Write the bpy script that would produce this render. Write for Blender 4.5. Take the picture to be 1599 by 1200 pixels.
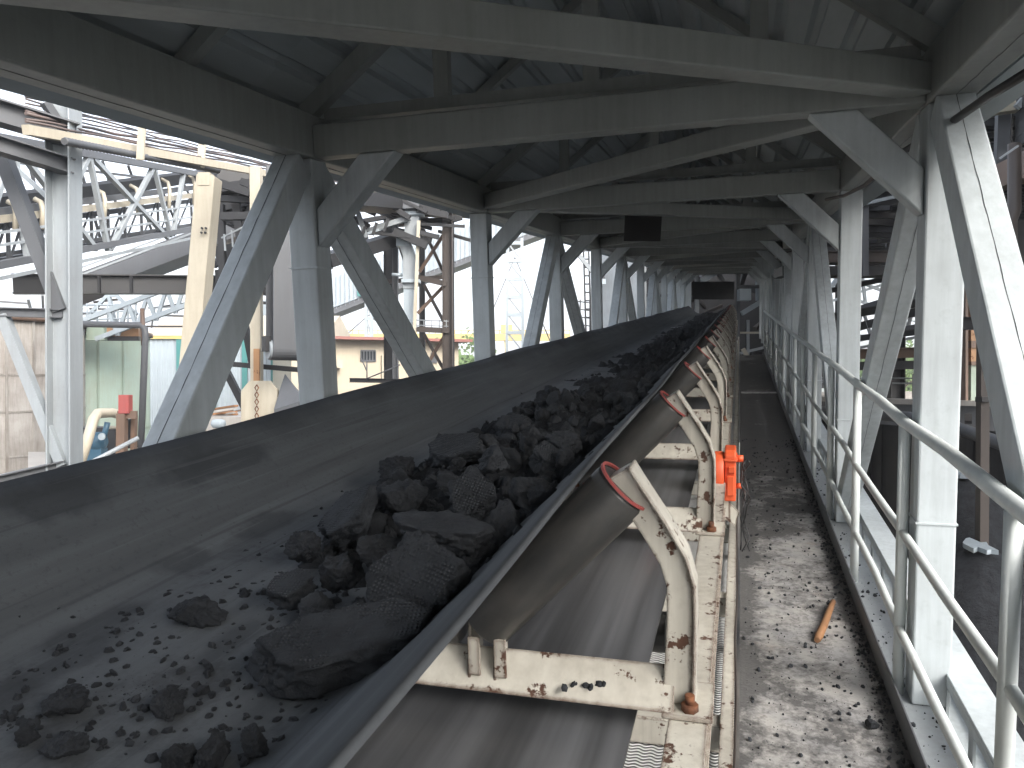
import bpy, bmesh, math, random
from mathutils import Vector, Matrix, noise, Euler
R = math.radians
C = bpy.context.scene.collection
for o in list(bpy.data.objects): bpy.data.objects.remove(o)

# ------------------------------------------------------------------ camera, sky, sun, exposure
EYE = Vector((0, 0, 5.2))
PSI, PITCH, TH, FPX = R(16.286), R(0.493), R(5.947), 1217.5
cd = bpy.data.cameras.new('camera'); cam = bpy.data.objects.new('camera', cd); C.objects.link(cam)
cam.location = EYE; cam.rotation_euler = (R(90) - PITCH, 0, PSI)
cd.sensor_width = 36; cd.lens = FPX / 1599 * 36; cd.clip_start = 0.05; cd.clip_end = 3000
bpy.context.scene.camera = cam
SUN_EL, SUN_AZ = R(36), R(128)      # azimuth clockwise from +Y: behind the viewer on the right
w = bpy.data.worlds.new("World"); bpy.context.scene.world = w; w.use_nodes = True
nt = w.node_tree; nt.nodes.clear()
sky = nt.nodes.new('ShaderNodeTexSky'); sky.sky_type = 'NISHITA'; sky.sun_disc = False
sky.sun_elevation = SUN_EL; sky.sun_rotation = SUN_AZ; sky.air_density = 1.0; sky.dust_density = 4.0; sky.ozone_density = 1.0
hs = nt.nodes.new('ShaderNodeHueSaturation'); hs.inputs['Saturation'].default_value = 0.46
bg = nt.nodes.new('ShaderNodeBackground'); bg.inputs['Strength'].default_value = 0.15
wo = nt.nodes.new('ShaderNodeOutputWorld')
nt.links.new(sky.outputs[0], hs.inputs['Color']); nt.links.new(hs.outputs[0], bg.inputs['Color']); nt.links.new(bg.outputs[0], wo.inputs['Surface'])
sd = bpy.data.lights.new('sun', 'SUN'); sd.energy = 0.5; sd.angle = R(28); sd.color = (1.0, 0.995, 0.985)
so = bpy.data.objects.new('sun', sd); C.objects.link(so)
sv = Vector((math.sin(SUN_AZ) * math.cos(SUN_EL), math.cos(SUN_AZ) * math.cos(SUN_EL), math.sin(SUN_EL)))
so.rotation_euler = (-sv).to_track_quat('-Z', 'Y').to_euler(); so.location = (0, 0, 60)
vs = bpy.context.scene.view_settings
vs.view_transform = 'Standard'; vs.look = 'None'; vs.gamma = 1; vs.exposure = 2.1
bpy.context.scene.cycles.max_bounces = 8; bpy.context.scene.cycles.diffuse_bounces = 5
bpy.context.scene.cycles.use_denoising = True

# ------------------------------------------------------------------ frames
GM = Matrix.Translation(EYE) @ Matrix.Rotation(TH, 4, 'X')       # the sloping gallery's own frame, origin at eye height
IDM = Matrix.Identity(4)
_s, _k, _sp, _cp = math.sin(PSI), math.cos(PSI), math.sin(PITCH), math.cos(PITCH)
FW = Vector((-_s * _cp, _k * _cp, -_sp)); UP = Vector((-_s * _sp, _k * _sp, _cp)); RT = Vector((_k, _s, 0))
def P(px, py, d):                     # a surveyed point: bearing measured on the photograph, d metres away
    return EYE + FW * d + RT * ((px - 799.5) / FPX * d) + UP * ((600 - py) / FPX * d)
GI = GM.inverted()
def onbelt(px, py, z=-0.68):          # the point of the gallery plane at height z seen at a bearing
    a = GI @ EYE; b = GI @ P(px, py, 1.0); d = b - a; t = (z - a.z) / d.z
    return a + d * t

# ------------------------------------------------------------------ builders
class MB:
    def __init__(s): s.v = []; s.f = []; s.sm = []
    def add(s, vs_, fs, smooth=False):
        o = len(s.v); s.v += [Vector(p) for p in vs_]
        for f in fs: s.f.append(tuple(i + o for i in f)); s.sm.append(smooth)
        return s
    def hexa(s, p): return s.add(p, [(0, 3, 2, 1), (4, 5, 6, 7), (0, 1, 5, 4), (1, 2, 6, 5), (2, 3, 7, 6), (3, 0, 4, 7)])
    def box(s, x0, x1, y0, y1, z0, z1):
        return s.hexa([(x0, y0, z0), (x1, y0, z0), (x1, y1, z0), (x0, y1, z0), (x0, y0, z1), (x1, y0, z1), (x1, y1, z1), (x0, y1, z1)])
    def basis(s, p, q, up):
        p = Vector(p); q = Vector(q); d = (q - p).normalized(); u = Vector(up)
        a = d.cross(u)
        if a.length < 1e-3: a = d.cross(Vector((0, 1, 0)))
        a.normalize(); b = a.cross(d).normalized(); return p, q, a, b
    def bar(s, p, q, wd, ht, up=(0, 0, 1)):
        p, q, a, b = s.basis(p, q, up); a = a * wd / 2; b = b * ht / 2
        return s.hexa([p - a - b, p + a - b, q + a - b, q - a - b, p - a + b, p + a + b, q + a + b, q - a + b])
    def ext(s, poly, vec):             # prism from a 3-D outline
        n = len(poly); vec = Vector(vec)
        return s.add([Vector(p) for p in poly] + [Vector(p) + vec for p in poly],
                     [tuple(range(n))[::-1], tuple(range(n, 2 * n))] + [(i, (i + 1) % n, n + (i + 1) % n, n + i) for i in range(n)])
    def sect(s, p, q, prof, up=(0, 0, 1)):   # sweep of a 2-D outline (across, up)
        p, q, a, b = s.basis(p, q, up)
        return s.ext([p + a * x + b * y for x, y in prof], q - p)
    def hbeam(s, p, q, wd, ht, t=0.012, up=(0, 0, 1)):
        x, y = wd / 2, ht / 2
        return s.sect(p, q, [(-x, -y), (x, -y), (x, -y + t), (t / 2, -y + t), (t / 2, y - t), (x, y - t), (x, y), (-x, y), (-x, y - t), (-t / 2, y - t), (-t / 2, -y + t), (-x, -y + t)], up)
    def cbeam(s, p, q, wd, ht, t=0.01, up=(0, 0, 1)):   # channel open towards +a (or -a for wd<0)
        y = ht / 2; t2 = t if wd > 0 else -t
        return s.sect(p, q, [(0, -y), (wd, -y), (wd, -y + t), (t2, -y + t), (t2, y - t), (wd, y - t), (wd, y), (0, y)], up)
    def angle(s, p, q, wd, ht, t=0.008, up=(0, 0, 1)):
        t2 = t if wd > 0 else -t; t3 = t if ht > 0 else -t
        return s.sect(p, q, [(0, 0), (wd, 0), (wd, t3), (t2, t3), (t2, ht), (0, ht)], up)
    def tube(s, pts, r, n=8, cap=True):
        pts = [Vector(p) for p in pts]; rr = r if isinstance(r, (list, tuple)) else [r] * len(pts)
        vv = []; ff = []; a = None
        for i, p in enumerate(pts):
            d = (pts[min(i + 1, len(pts) - 1)] - pts[max(i - 1, 0)]).normalized()
            if a is None:
                a = d.cross(Vector((0, 0, 1)))
                if a.length < 0.05: a = d.cross(Vector((0, 1, 0)))
            a = (a - d * a.dot(d)).normalized(); b = d.cross(a)
            for k in range(n):
                t = 2 * math.pi * k / n; vv.append(p + (a * math.cos(t) + b * math.sin(t)) * rr[i])
        for i in range(len(pts) - 1):
            for k in range(n): ff.append((i * n + k, i * n + (k + 1) % n, (i + 1) * n + (k + 1) % n, (i + 1) * n + k))
        s.add(vv, ff, True)
        if cap:
            o = len(vv); base = len(s.v) - o
            s.f.append(tuple(base + k for k in range(n))[::-1]); s.sm.append(False)
            s.f.append(tuple(base + o - n + k for k in range(n))); s.sm.append(False)
        return s
    def cyl(s, p, q, r, n=20): return s.tube([p, q], r, n)
    def build(s, name, m, parent=None, frame=None, base=None, bevel=0, seg=1):
        if parent is not None: base = BASE[parent.name]
        elif base is None: base = s.cent()
        b = Vector(base); me = bpy.data.meshes.new(name)
        me.from_pydata([v - b for v in s.v], [], s.f); me.update()
        me.polygons.foreach_set('use_smooth', s.sm)
        bm = bmesh.new(); bm.from_mesh(me); bmesh.ops.recalc_face_normals(bm, faces=bm.faces); bm.to_mesh(me); bm.free()
        o = bpy.data.objects.new(name, me); C.objects.link(o); me.materials.append(M(m))
        if parent is not None: o.parent = parent; BASE[o.name] = b
        else: place(o, b, frame)
        if bevel:
            md = o.modifiers.new('bevel', 'BEVEL'); md.width = bevel; md.segments = seg; md.limit_method = 'ANGLE'; md.angle_limit = R(35)
        return o
    def cent(s):
        n = len(s.v); c = sum(s.v, Vector()) / n; c.z = min(v.z for v in s.v); return c
BASE = {}
def place(o, b, frame):
    fm = frame if frame is not None else IDM
    o.matrix_world = fm @ Matrix.Translation(b); BASE[o.name] = Vector(b)
def tag(o, label, cat, group=None, kind=None):
    if label: o['label'] = label
    if cat: o['category'] = cat
    if group: o['group'] = group
    if kind: o['kind'] = kind
    return o
def thing(name, label, cat, base, frame=None, group=None):
    o = bpy.data.objects.new(name, None); o.empty_display_size = 0.2; C.objects.link(o)
    place(o, Vector(base), frame); return tag(o, label, cat, group)
def struct(o): o['kind'] = 'structure'; return o
def dup(root, loc_world, label=None, rot=None, group=None):
    r = root.copy(); C.objects.link(r); r.location = loc_world
    if rot is not None: r.rotation_euler = rot
    if label: r['label'] = label
    if group: r['group'] = group
    for ch in list(root.children):
        c = ch.copy(); C.objects.link(c); c.parent = r
        for g in list(ch.children):
            d = g.copy(); C.objects.link(d); d.parent = c
    return r

# ------------------------------------------------------------------ materials
_M = {}
def M(m): return _M[m] if isinstance(m, str) else m
class N:
    def __init__(s, name):
        s.m = bpy.data.materials.new(name); s.m.use_nodes = True; s.t = s.m.node_tree; s.t.nodes.clear()
        s.out = s.t.nodes.new('ShaderNodeOutputMaterial'); s.b = s.t.nodes.new('ShaderNodeBsdfPrincipled')
        s.t.links.new(s.b.outputs[0], s.out.inputs['Surface']); _M[name] = s.m
        s.tc = s.t.nodes.new('ShaderNodeTexCoord'); s.oi = s.t.nodes.new('ShaderNodeObjectInfo')
        s.rnd = s.math('MULTIPLY', s.oi.outputs['Random'], 37.0)
    def l(s, a, b):
        if hasattr(a, 'is_linked') or hasattr(a, 'links'): s.t.links.new(a, b)
        else:
            if isinstance(a, tuple) and len(a) == 3 and b.type == 'RGBA': a = a + (1,)
            b.default_value = a
    def math(s, op, a, b=0.0, c=None, clamp=False):
        n = s.t.nodes.new('ShaderNodeMath'); n.operation = op; n.use_clamp = clamp
        s.l(a, n.inputs[0]); s.l(b, n.inputs[1])
        if c is not None: s.l(c, n.inputs[2])
        return n.outputs[0]
    def vec(s, scale=(1, 1, 1), rot=(0, 0, 0), src='Object', loc=(0, 0, 0)):
        n = s.t.nodes.new('ShaderNodeMapping'); s.t.links.new(s.tc.outputs[src], n.inputs[0])
        n.inputs['Scale'].default_value = scale; n.inputs['Rotation'].default_value = rot; n.inputs['Location'].default_value = loc
        return n.outputs[0]
    def noise(s, scale, detail=4, rough=0.55, v=None, dist=0.0):
        n = s.t.nodes.new('ShaderNodeTexNoise'); n.noise_dimensions = '4D'
        s.t.links.new(v if v is not None else s.tc.outputs['Object'], n.inputs['Vector'])
        n.inputs['Scale'].default_value = scale; n.inputs['Detail'].default_value = detail
        n.inputs['Roughness'].default_value = rough; n.inputs['Distortion'].default_value = dist
        s.t.links.new(s.rnd, n.inputs['W']); return n.outputs['Fac']
    def ramp(s, fac, a, b, ca=0.0, cb=1.0):
        n = s.t.nodes.new('ShaderNodeMapRange'); n.clamp = True
        s.l(fac, n.inputs[0]); n.inputs[1].default_value = a; n.inputs[2].default_value = b
        n.inputs[3].default_value = ca; n.inputs[4].default_value = cb; return n.outputs[0]
    def mix(s, f, a, b):
        n = s.t.nodes.new('ShaderNodeMix'); n.data_type = 'RGBA'
        s.l(f, n.inputs[0]); s.l(a, n.inputs[6]); s.l(b, n.inputs[7]); return n.outputs[2]
    def sep(s, v=None):
        n = s.t.nodes.new('ShaderNodeSeparateXYZ'); s.t.links.new(v if v is not None else s.tc.outputs['Object'], n.inputs[0]); return n.outputs
    def edge(s, r=0.008):
        bv = s.t.nodes.new('ShaderNodeBevel'); bv.samples = 4; bv.inputs['Radius'].default_value = r
        g = s.t.nodes.new('ShaderNodeNewGeometry'); d = s.t.nodes.new('ShaderNodeVectorMath'); d.operation = 'DOT_PRODUCT'
        s.t.links.new(bv.outputs[0], d.inputs[0]); s.t.links.new(g.outputs['Normal'], d.inputs[1])
        return s.math('SUBTRACT', 1.0, d.outputs['Value'])
    def done(s, col, rough=0.6, bump=None, bs=0.3, dist=0.01, metal=0.0, spec=0.5, bump2=None, b2s=0.3, b2d=0.002):
        s.l(col, s.b.inputs['Base Color']); s.l(rough, s.b.inputs['Roughness']); s.l(metal, s.b.inputs['Metallic'])
        s.b.inputs['Specular IOR Level'].default_value = spec
        nrm = None
        for h, st, di in ((bump, bs, dist), (bump2, b2s, b2d)):
            if h is None: continue
            n = s.t.nodes.new('ShaderNodeBump'); n.inputs['Strength'].default_value = st; n.inputs['Distance'].default_value = di
            s.l(h, n.inputs['Height'])
            if nrm is not None: s.t.links.new(nrm, n.inputs['Normal'])
            nrm = n.outputs[0]
        if nrm is not None: s.t.links.new(nrm, s.b.inputs['Normal'])
        return s.m
def paint(name, col, rust=0.68, dirt=0.5, dirtcol=(0.10, 0.10, 0.095), rough=0.5, edge=False, rsc=9.0, rustcol=(0.15, 0.06, 0.028), streak=True):
    n = N(name)
    big = n.noise(1.6, 5, 0.6); fine = n.noise(28, 4, 0.65)
    st = n.noise(5.0, 4, 0.6, n.vec((6, 6, 0.5)))
    d = n.math('MULTIPLY', n.ramp(n.math('ADD', big, n.math('MULTIPLY', st, 0.6)) if streak else n.math('MULTIPLY', big, 1.6), 0.62, 1.15), dirt)
    c = n.mix(d, col, dirtcol)
    c = n.mix(n.math('MULTIPLY', n.ramp(fine, 0.55, 0.75), 0.25 * dirt), c, dirtcol)
    rm = n.noise(rsc, 7, 0.7)
    m = n.ramp(rm, rust, rust + 0.03)
    if edge:
        e = n.math('ADD', n.edge(0.018), n.math('MULTIPLY', n.math('SUBTRACT', n.noise(22, 5, 0.7), 0.5), 0.9))
        m = n.math('MAXIMUM', m, n.ramp(e, 0.115, 0.15))
    rc = n.mix(n.noise(40, 3), rustcol, tuple(x * 0.35 for x in rustcol))
    c = n.mix(m, c, rc)
    n.done(c, n.math('ADD', rough, n.math('MULTIPLY', m, 0.3)), fine, 0.08, 0.004, bump2=n.math('SUBTRACT', 1.0, m), b2s=0.5, b2d=0.0015)
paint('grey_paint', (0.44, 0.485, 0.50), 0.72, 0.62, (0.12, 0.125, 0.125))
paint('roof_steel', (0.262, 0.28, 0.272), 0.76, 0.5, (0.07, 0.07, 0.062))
paint('rail_paint', (0.55, 0.59, 0.58), 0.70, 0.3, rsc=14)
paint('cream_rust', (0.58, 0.56, 0.49), 0.575, 0.7, (0.16, 0.13, 0.10), edge=True, rsc=13, rustcol=(0.11, 0.05, 0.028))
paint('cream', (0.46, 0.42, 0.33), 0.70, 0.5, (0.2, 0.15, 0.1))
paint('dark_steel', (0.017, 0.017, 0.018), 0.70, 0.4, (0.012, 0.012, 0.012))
paint('mid_steel', (0.095, 0.10, 0.107), 0.72, 0.5, (0.06, 0.06, 0.06))
paint('pale_steel', (0.30, 0.33, 0.345), 0.72, 0.5, (0.13, 0.12, 0.11))
paint('rusty', (0.15, 0.095, 0.065), 0.62, 0.5, (0.06, 0.045, 0.04))
paint('rust_orange', (0.36, 0.20, 0.095), 0.60, 0.4, (0.16, 0.07, 0.03))
paint('dark_brown', (0.055, 0.043, 0.036), 0.68, 0.4, (0.03, 0.026, 0.024))
paint('orange_paint', (0.66, 0.10, 0.03), 0.72, 0.15, (0.25, 0.05, 0.02))
paint('red_paint', (0.36, 0.05, 0.042), 0.66, 0.5)
paint('blue_paint', (0.03, 0.10, 0.16), 0.70, 0.4)
paint('tank_green', (0.27, 0.35, 0.29), 0.70, 0.5, (0.22, 0.19, 0.12), rsc=2.0)
paint('tank_grey', (0.33, 0.31, 0.28), 0.70, 0.9, (0.11, 0.085, 0.065), rsc=2.0)
paint('white_clad', (0.34, 0.39, 0.42), 0.80, 0.25)
paint('teal_clad', (0.05, 0.20, 0.19), 0.80, 0.2)
paint('house_wall', (0.46, 0.40, 0.30), 0.80, 0.4, (0.3, 0.25, 0.18))
paint('house_roof', (0.26, 0.10, 0.08), 0.75, 0.3)
paint('yellow_paint', (0.52, 0.40, 0.14), 0.75, 0.3)
paint('concrete', (0.36, 0.34, 0.31), 0.85, 0.6, (0.14, 0.13, 0.12))
n = N('rust'); c = n.mix(n.ramp(n.noise(30, 5), .35, .65), (0.20, 0.075, 0.03), (0.07, 0.03, 0.018)); n.done(c, 0.85, n.noise(60, 4), 0.4, 0.004)
n = N('black_rubber'); c = n.mix(n.ramp(n.noise(6, 5), .4, .7), (0.007, 0.0072, 0.008), (0.017, 0.0175, 0.019)); n.done(c, 0.65, n.noise(40, 3), 0.1, 0.004)
n = N('glass_dark'); n.done((0.02, 0.025, 0.03), 0.08)
n = N('cable'); n.done(n.mix(n.ramp(n.noise(3, 2), .4, .6), (0.05, 0.05, 0.055), (0.12, 0.09, 0.08)), 0.6)
n = N('light_band_white'); n.done(n.mix(n.ramp(n.noise(14, 4), .4, .7), (0.75, 0.75, 0.73), (0.3, 0.3, 0.3)), 0.6)  # whitish colour for the light painted across belt and walkway
n = N('wood'); n.done(n.mix(n.noise(9, 5, .6, n.vec((8, 1, 8))), (0.17, 0.08, 0.035), (0.36, 0.19, 0.09)), 0.7, n.noise(30, 4), 0.3, 0.003)
n = N('roof_sheet')
c = n.mix(n.ramp(n.noise(1.2, 5, .6, n.vec((3, .5, 3))), .35, .75), (0.42, 0.465, 0.485), (0.25, 0.275, 0.285)); c = n.mix(n.ramp(n.noise(5, 6, .7), .66, .72), c, (0.16, 0.09, 0.05))
n.done(c, 0.5, n.noise(20, 3), 0.05, 0.004, metal=0.25)
# roller shell: worn dark steel with rings of dust
n = N('roller_shell'); c = n.mix(n.ramp(n.noise(7, 4, .6, n.vec((1, 6, 1))), .35, .7), (0.045, 0.046, 0.046), (0.088, 0.084, 0.078)); n.done(c, 0.40, n.noise(60, 3), 0.06, 0.003, metal=0.35)
# conveyor belt rubber: smooth, dusty, long rub marks, wet stains
n = N('belt_rubber')
x, y, z = n.sep()
lng = n.noise(7, 5, .6, n.vec((2.2, 0.10, 2.2)))
blot = n.noise(2.2, 6, .62, n.vec((1, .55, 1))); grain = n.noise(60, 3, .7)
c = n.mix(n.ramp(lng, .35, .68), (0.086, 0.093, 0.099), (0.124, 0.134, 0.142))
c = n.mix(n.ramp(blot, .52, .70, 0, .55), c, (0.050, 0.056, 0.062))
c = n.mix(n.ramp(grain, .55, .8, 0, .5), c, (0.035, 0.036, 0.038))
BELT_STAINS = []
for (px, py, zz, ax, ay) in ((95, 832, -.55, .055, .16), (350, 748, -.55, .05, .30), (150, 985, -.68, .05, .15), (285, 893, -.68, .045, .10), (415, 832, -.68, .05, .18), (60, 1060, -.68, .06, .20), (370, 1000, -.68, .05, .12), (500, 1060, -.68, .16, .16)):
    q = onbelt(px, py, zz); BELT_STAINS.append(q)
    dx = n.math('DIVIDE', n.math('SUBTRACT', x, q.x), ax); dy = n.math('DIVIDE', n.math('SUBTRACT', y, q.y), ay)
    rr = n.math('ADD', n.math('SQRT', n.math('ADD', n.math('MULTIPLY', dx, dx), n.math('MULTIPLY', dy, dy))), n.math('MULTIPLY', n.math('SUBTRACT', n.noise(9, 4), .5), 1.6))
    c = n.mix(n.ramp(rr, .60, 1.10, .50, 0), c, (0.026, 0.028, 0.031))
ax_ = n.math('ABSOLUTE', n.math('ADD', x, 1.025))
c = n.mix(n.ramp(n.math('ADD', ax_, n.math('MULTIPLY', n.math('SUBTRACT', n.noise(3, 5), .5), .22)), .59, .68, 0, .65), c, (0.038, 0.041, 0.045))
fl = n.math('ABSOLUTE', n.math('SUBTRACT', ax_, n.math('ADD', .392, n.math('MULTIPLY', n.noise(2, 2), .01))))
c = n.mix(n.math('MULTIPLY', n.ramp(fl, .002, .007, .40, 0), n.ramp(n.noise(1.5, 3), .38, .5)), c, (0.035, 0.037, 0.04))
scr = n.noise(26, 3, .6, n.vec((1.6, .03, 1.6)))
c = n.mix(n.ramp(scr, .60, .68, 0, .30), c, (0.17, 0.185, 0.195))
c = n.mix(n.ramp(scr, .40, .33, 0, .35), c, (0.04, 0.043, 0.047))
dst = n.ramp(n.noise(5, 7, .72), .52, .66, 0, .6)
c = n.mix(n.math('MULTIPLY', dst, n.ramp(ax_, .38, .30)), c, (0.030, 0.030, 0.032))
n.done(c, n.ramp(blot, .4, .75, .82, .7), grain, 0.2, 0.002, bump2=lng, b2s=.2, b2d=.004, spec=.22)
n = N('return_rubber')
rub = n.noise(4, 4, .6, n.vec((3.0, .06, 1)))
c = n.mix(n.ramp(rub, .38, .62), (0.034, 0.035, 0.037), (0.088, 0.091, 0.097)); n.done(c, 0.38, n.noise(50, 3), 0.08, 0.002)
# filter cake / coal: near black, matte, with a woven print pressed into patches
n = N('coal_cake')
x, y, z = n.sep()
wv = n.math('MULTIPLY', n.math('SINE', n.math('MULTIPLY', n.math('ADD', x, y), 520)), n.math('SINE', n.math('MULTIPLY', n.math('SUBTRACT', x, y), 520)))
msk = n.ramp(n.noise(8, 3), .60, .68)
pr = n.math('MULTIPLY', wv, msk)
c = n.mix(n.ramp(n.noise(9, 6, .65), .35, .7), (0.012, 0.0138, 0.0165), (0.038, 0.042, 0.048))
c = n.mix(n.math('MULTIPLY', n.ramp(pr, .5, .9), .35), c, (0.085, 0.088, 0.09))
n.done(c, 0.78, n.noise(34, 7, .72), 0.7, 0.02, bump2=pr, b2s=.5, b2d=.004, spec=.35)
n = N('coal_print')                 # the flat slabs that keep the cloth print
x, y, z = n.sep()
wv = n.math('MULTIPLY', n.math('SINE', n.math('MULTIPLY', n.math('ADD', x, n.math('MULTIPLY', y, .6)), 470)), n.math('SINE', n.math('MULTIPLY', n.math('SUBTRACT', y, n.math('MULTIPLY', x, .6)), 470)))
_g = n.t.nodes.new('ShaderNodeTexCoord'); _nx, _ny, _nz = n.sep(_g.outputs['Normal'])
msk = n.math('MULTIPLY', n.ramp(n.noise(9, 4), .40, .52), n.ramp(n.math('ABSOLUTE', _nz), .72, .9)); msk = n.math('MULTIPLY', msk, n.ramp(n.noise(40, 3), .40, .5))
pr = n.math('MULTIPLY', wv, msk)
c = n.mix(n.ramp(n.noise(10, 6, .65), .35, .7), (0.019, 0.0215, 0.025), (0.044, 0.049, 0.056))
c = n.mix(n.math('MULTIPLY', n.ramp(pr, .25, .8), .6), c, (0.12, 0.125, 0.132))
n.done(c, 0.75, n.noise(26, 8, .75), 0.8, 0.018, bump2=pr, b2s=.8, b2d=.006, spec=.3)
n = N('coal_fines'); c = n.mix(n.ramp(n.noise(16, 6, .7), .35, .65), (0.010, 0.0115, 0.0138), (0.030, 0.033, 0.038)); n.done(c, 0.85, n.noise(45, 7, .75), 0.9, 0.03, spec=.3)
# walkway: steel plate, light wear, black coal trodden in, thicker farther along
n = N('chequer_plate')
x, y, z = n.sep()
a1 = n.noise(2.6, 8, .66); a2 = n.noise(26, 5, .7); a3 = n.noise(70, 3, .6)
far = n.ramp(y, 4.4, 8.5, 0.0, .13)
sid = n.math('MAXIMUM', n.ramp(x, .12, .02, 0, .10), n.ramp(x, .48, .56, 0, .16))
mm = n.math('ADD', n.math('ADD', n.math('MULTIPLY', a1, .72), n.math('MULTIPLY', a2, .28)), n.math('ADD', far, sid))
mask = n.ramp(mm, .475, .565, 0, .90)
c = n.mix(n.ramp(n.noise(6, 4), .4, .65), (0.38, 0.37, 0.35), (0.28, 0.28, 0.28))
c = n.mix(n.ramp(n.noise(4, 5, .7), .58, .72, 0, .6), c, (0.30, 0.20, 0.14))
c = n.mix(n.ramp(n.noise(14, 6, .75), .5, .62, 0, .55), c, (0.09, 0.088, 0.086))
c = n.mix(mask, c, n.mix(a3, (0.018, 0.018, 0.019), (0.11, 0.108, 0.106)))
dia = n.math('MULTIPLY', n.math('SINE', n.math('MULTIPLY', n.math('ADD', x, y), 150)), n.math('SINE', n.math('MULTIPLY', n.math('SUBTRACT', x, y), 150)))
n.done(c, n.ramp(mask, 0, 1, .5, .85), n.math('ADD', a2, n.math('MULTIPLY', mask, .5)), .35, .008, bump2=n.ramp(dia, .55, .75), b2s=.4, b2d=.003)
n = N('mesh_floor')                 # expanded metal sheet: bright strands, dark openings
v = n.vec((1, 1, 1)); x, y, z = n.sep(v)
wa = n.math('ADD', n.math('MULTIPLY', y, 330), n.math('MULTIPLY', n.math('SINE', n.math('MULTIPLY', x, 130)), 1.5))
sn = n.math('SINE', wa)
c = n.mix(n.ramp(sn, -.3, .25), (0.10, 0.10, 0.10), (0.72, 0.73, 0.72)); c = n.mix(n.ramp(n.noise(5, 5), .56, .7, 0, .7), c, (0.06, 0.055, 0.05))
n.done(c, .5, sn, .6, .006)
n = N('ground_dirt'); c = n.mix(n.ramp(n.noise(.35, 7, .65), .4, .62), (0.05, 0.046, 0.042), (0.15, 0.135, 0.115))
gx, gy, gz = n.sep(); c = n.mix(n.ramp(gy, 45, 80), c, n.mix(n.noise(.05, 5), (0.06, 0.09, 0.03), (0.13, 0.14, 0.06))); n.done(c, .9, n.noise(6, 6, .7), .5, .05)
n = N('hill_green'); n.done(n.mix(n.ramp(n.noise(.02, 6), .4, .6), (0.05, 0.085, 0.035), (0.10, 0.12, 0.06)), .95)
n = N('leaf'); n.done(n.mix(n.noise(1.3, 3), (0.05, 0.10, 0.02), (0.11, 0.17, 0.04)), .7)
n = N('bark'); n.done((0.09, 0.065, 0.045), .9)

# ------------------------------------------------------------------ the gallery that carries the conveyor
SP, Y1 = 2.43, 3.14
NP = 12
PY = [1.15] + [Y1 + SP * (i - 1) for i in range(1, NP)]           # portals, the first beside the viewer
YA, YB = -5.6, PY[-1] + 0.4
XL0, XL1, XR0, XR1, ZC, ZT = -1.91, -1.775, 0.62, 0.755, 0.633, 0.82
xl, xr = (XL0 + XL1) / 2, (XR0 + XR1) / 2; XM = (xl + xr) / 2; ZB = -1.42
gal = thing('conveyor_gallery', 'long sloping steel gallery of pale grey box posts and braces under a ribbed sheet roof', 'gallery', (XM, 0, -1.7), GM)
def seam(mb, p, q, off, wob=0.0014, seed=0):           # the rough weld run along a box made of two channels
    rnd = random.Random(seed); p = Vector(p) + Vector(off); q = Vector(q) + Vector(off); n_ = max(6, int((q - p).length / 0.05)); pts = []
    for i in range(n_ + 1):
        t = i / n_; pts.append(p.lerp(q, t) + Vector((rnd.uniform(-wob, wob), rnd.uniform(-wob, wob), rnd.uniform(-wob, wob) * .5)))
    mb.tube(pts, 0.0010, 5)
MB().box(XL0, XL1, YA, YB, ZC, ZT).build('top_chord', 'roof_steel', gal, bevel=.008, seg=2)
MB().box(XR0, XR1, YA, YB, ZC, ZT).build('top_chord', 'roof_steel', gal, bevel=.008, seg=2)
sm_ = MB(); seam(sm_, (0, 0, 0), (0, YB - YA, 0), ((XR0 + XR1) / 2, YA, ZC - .001), seed=5); seam(sm_, (0, 0, 0), (0, YB - YA, 0), ((XL0 + XL1) / 2, YA, ZC - .001), seed=6)
sm_.build('weld_seam', 'mid_steel', gal)
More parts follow.
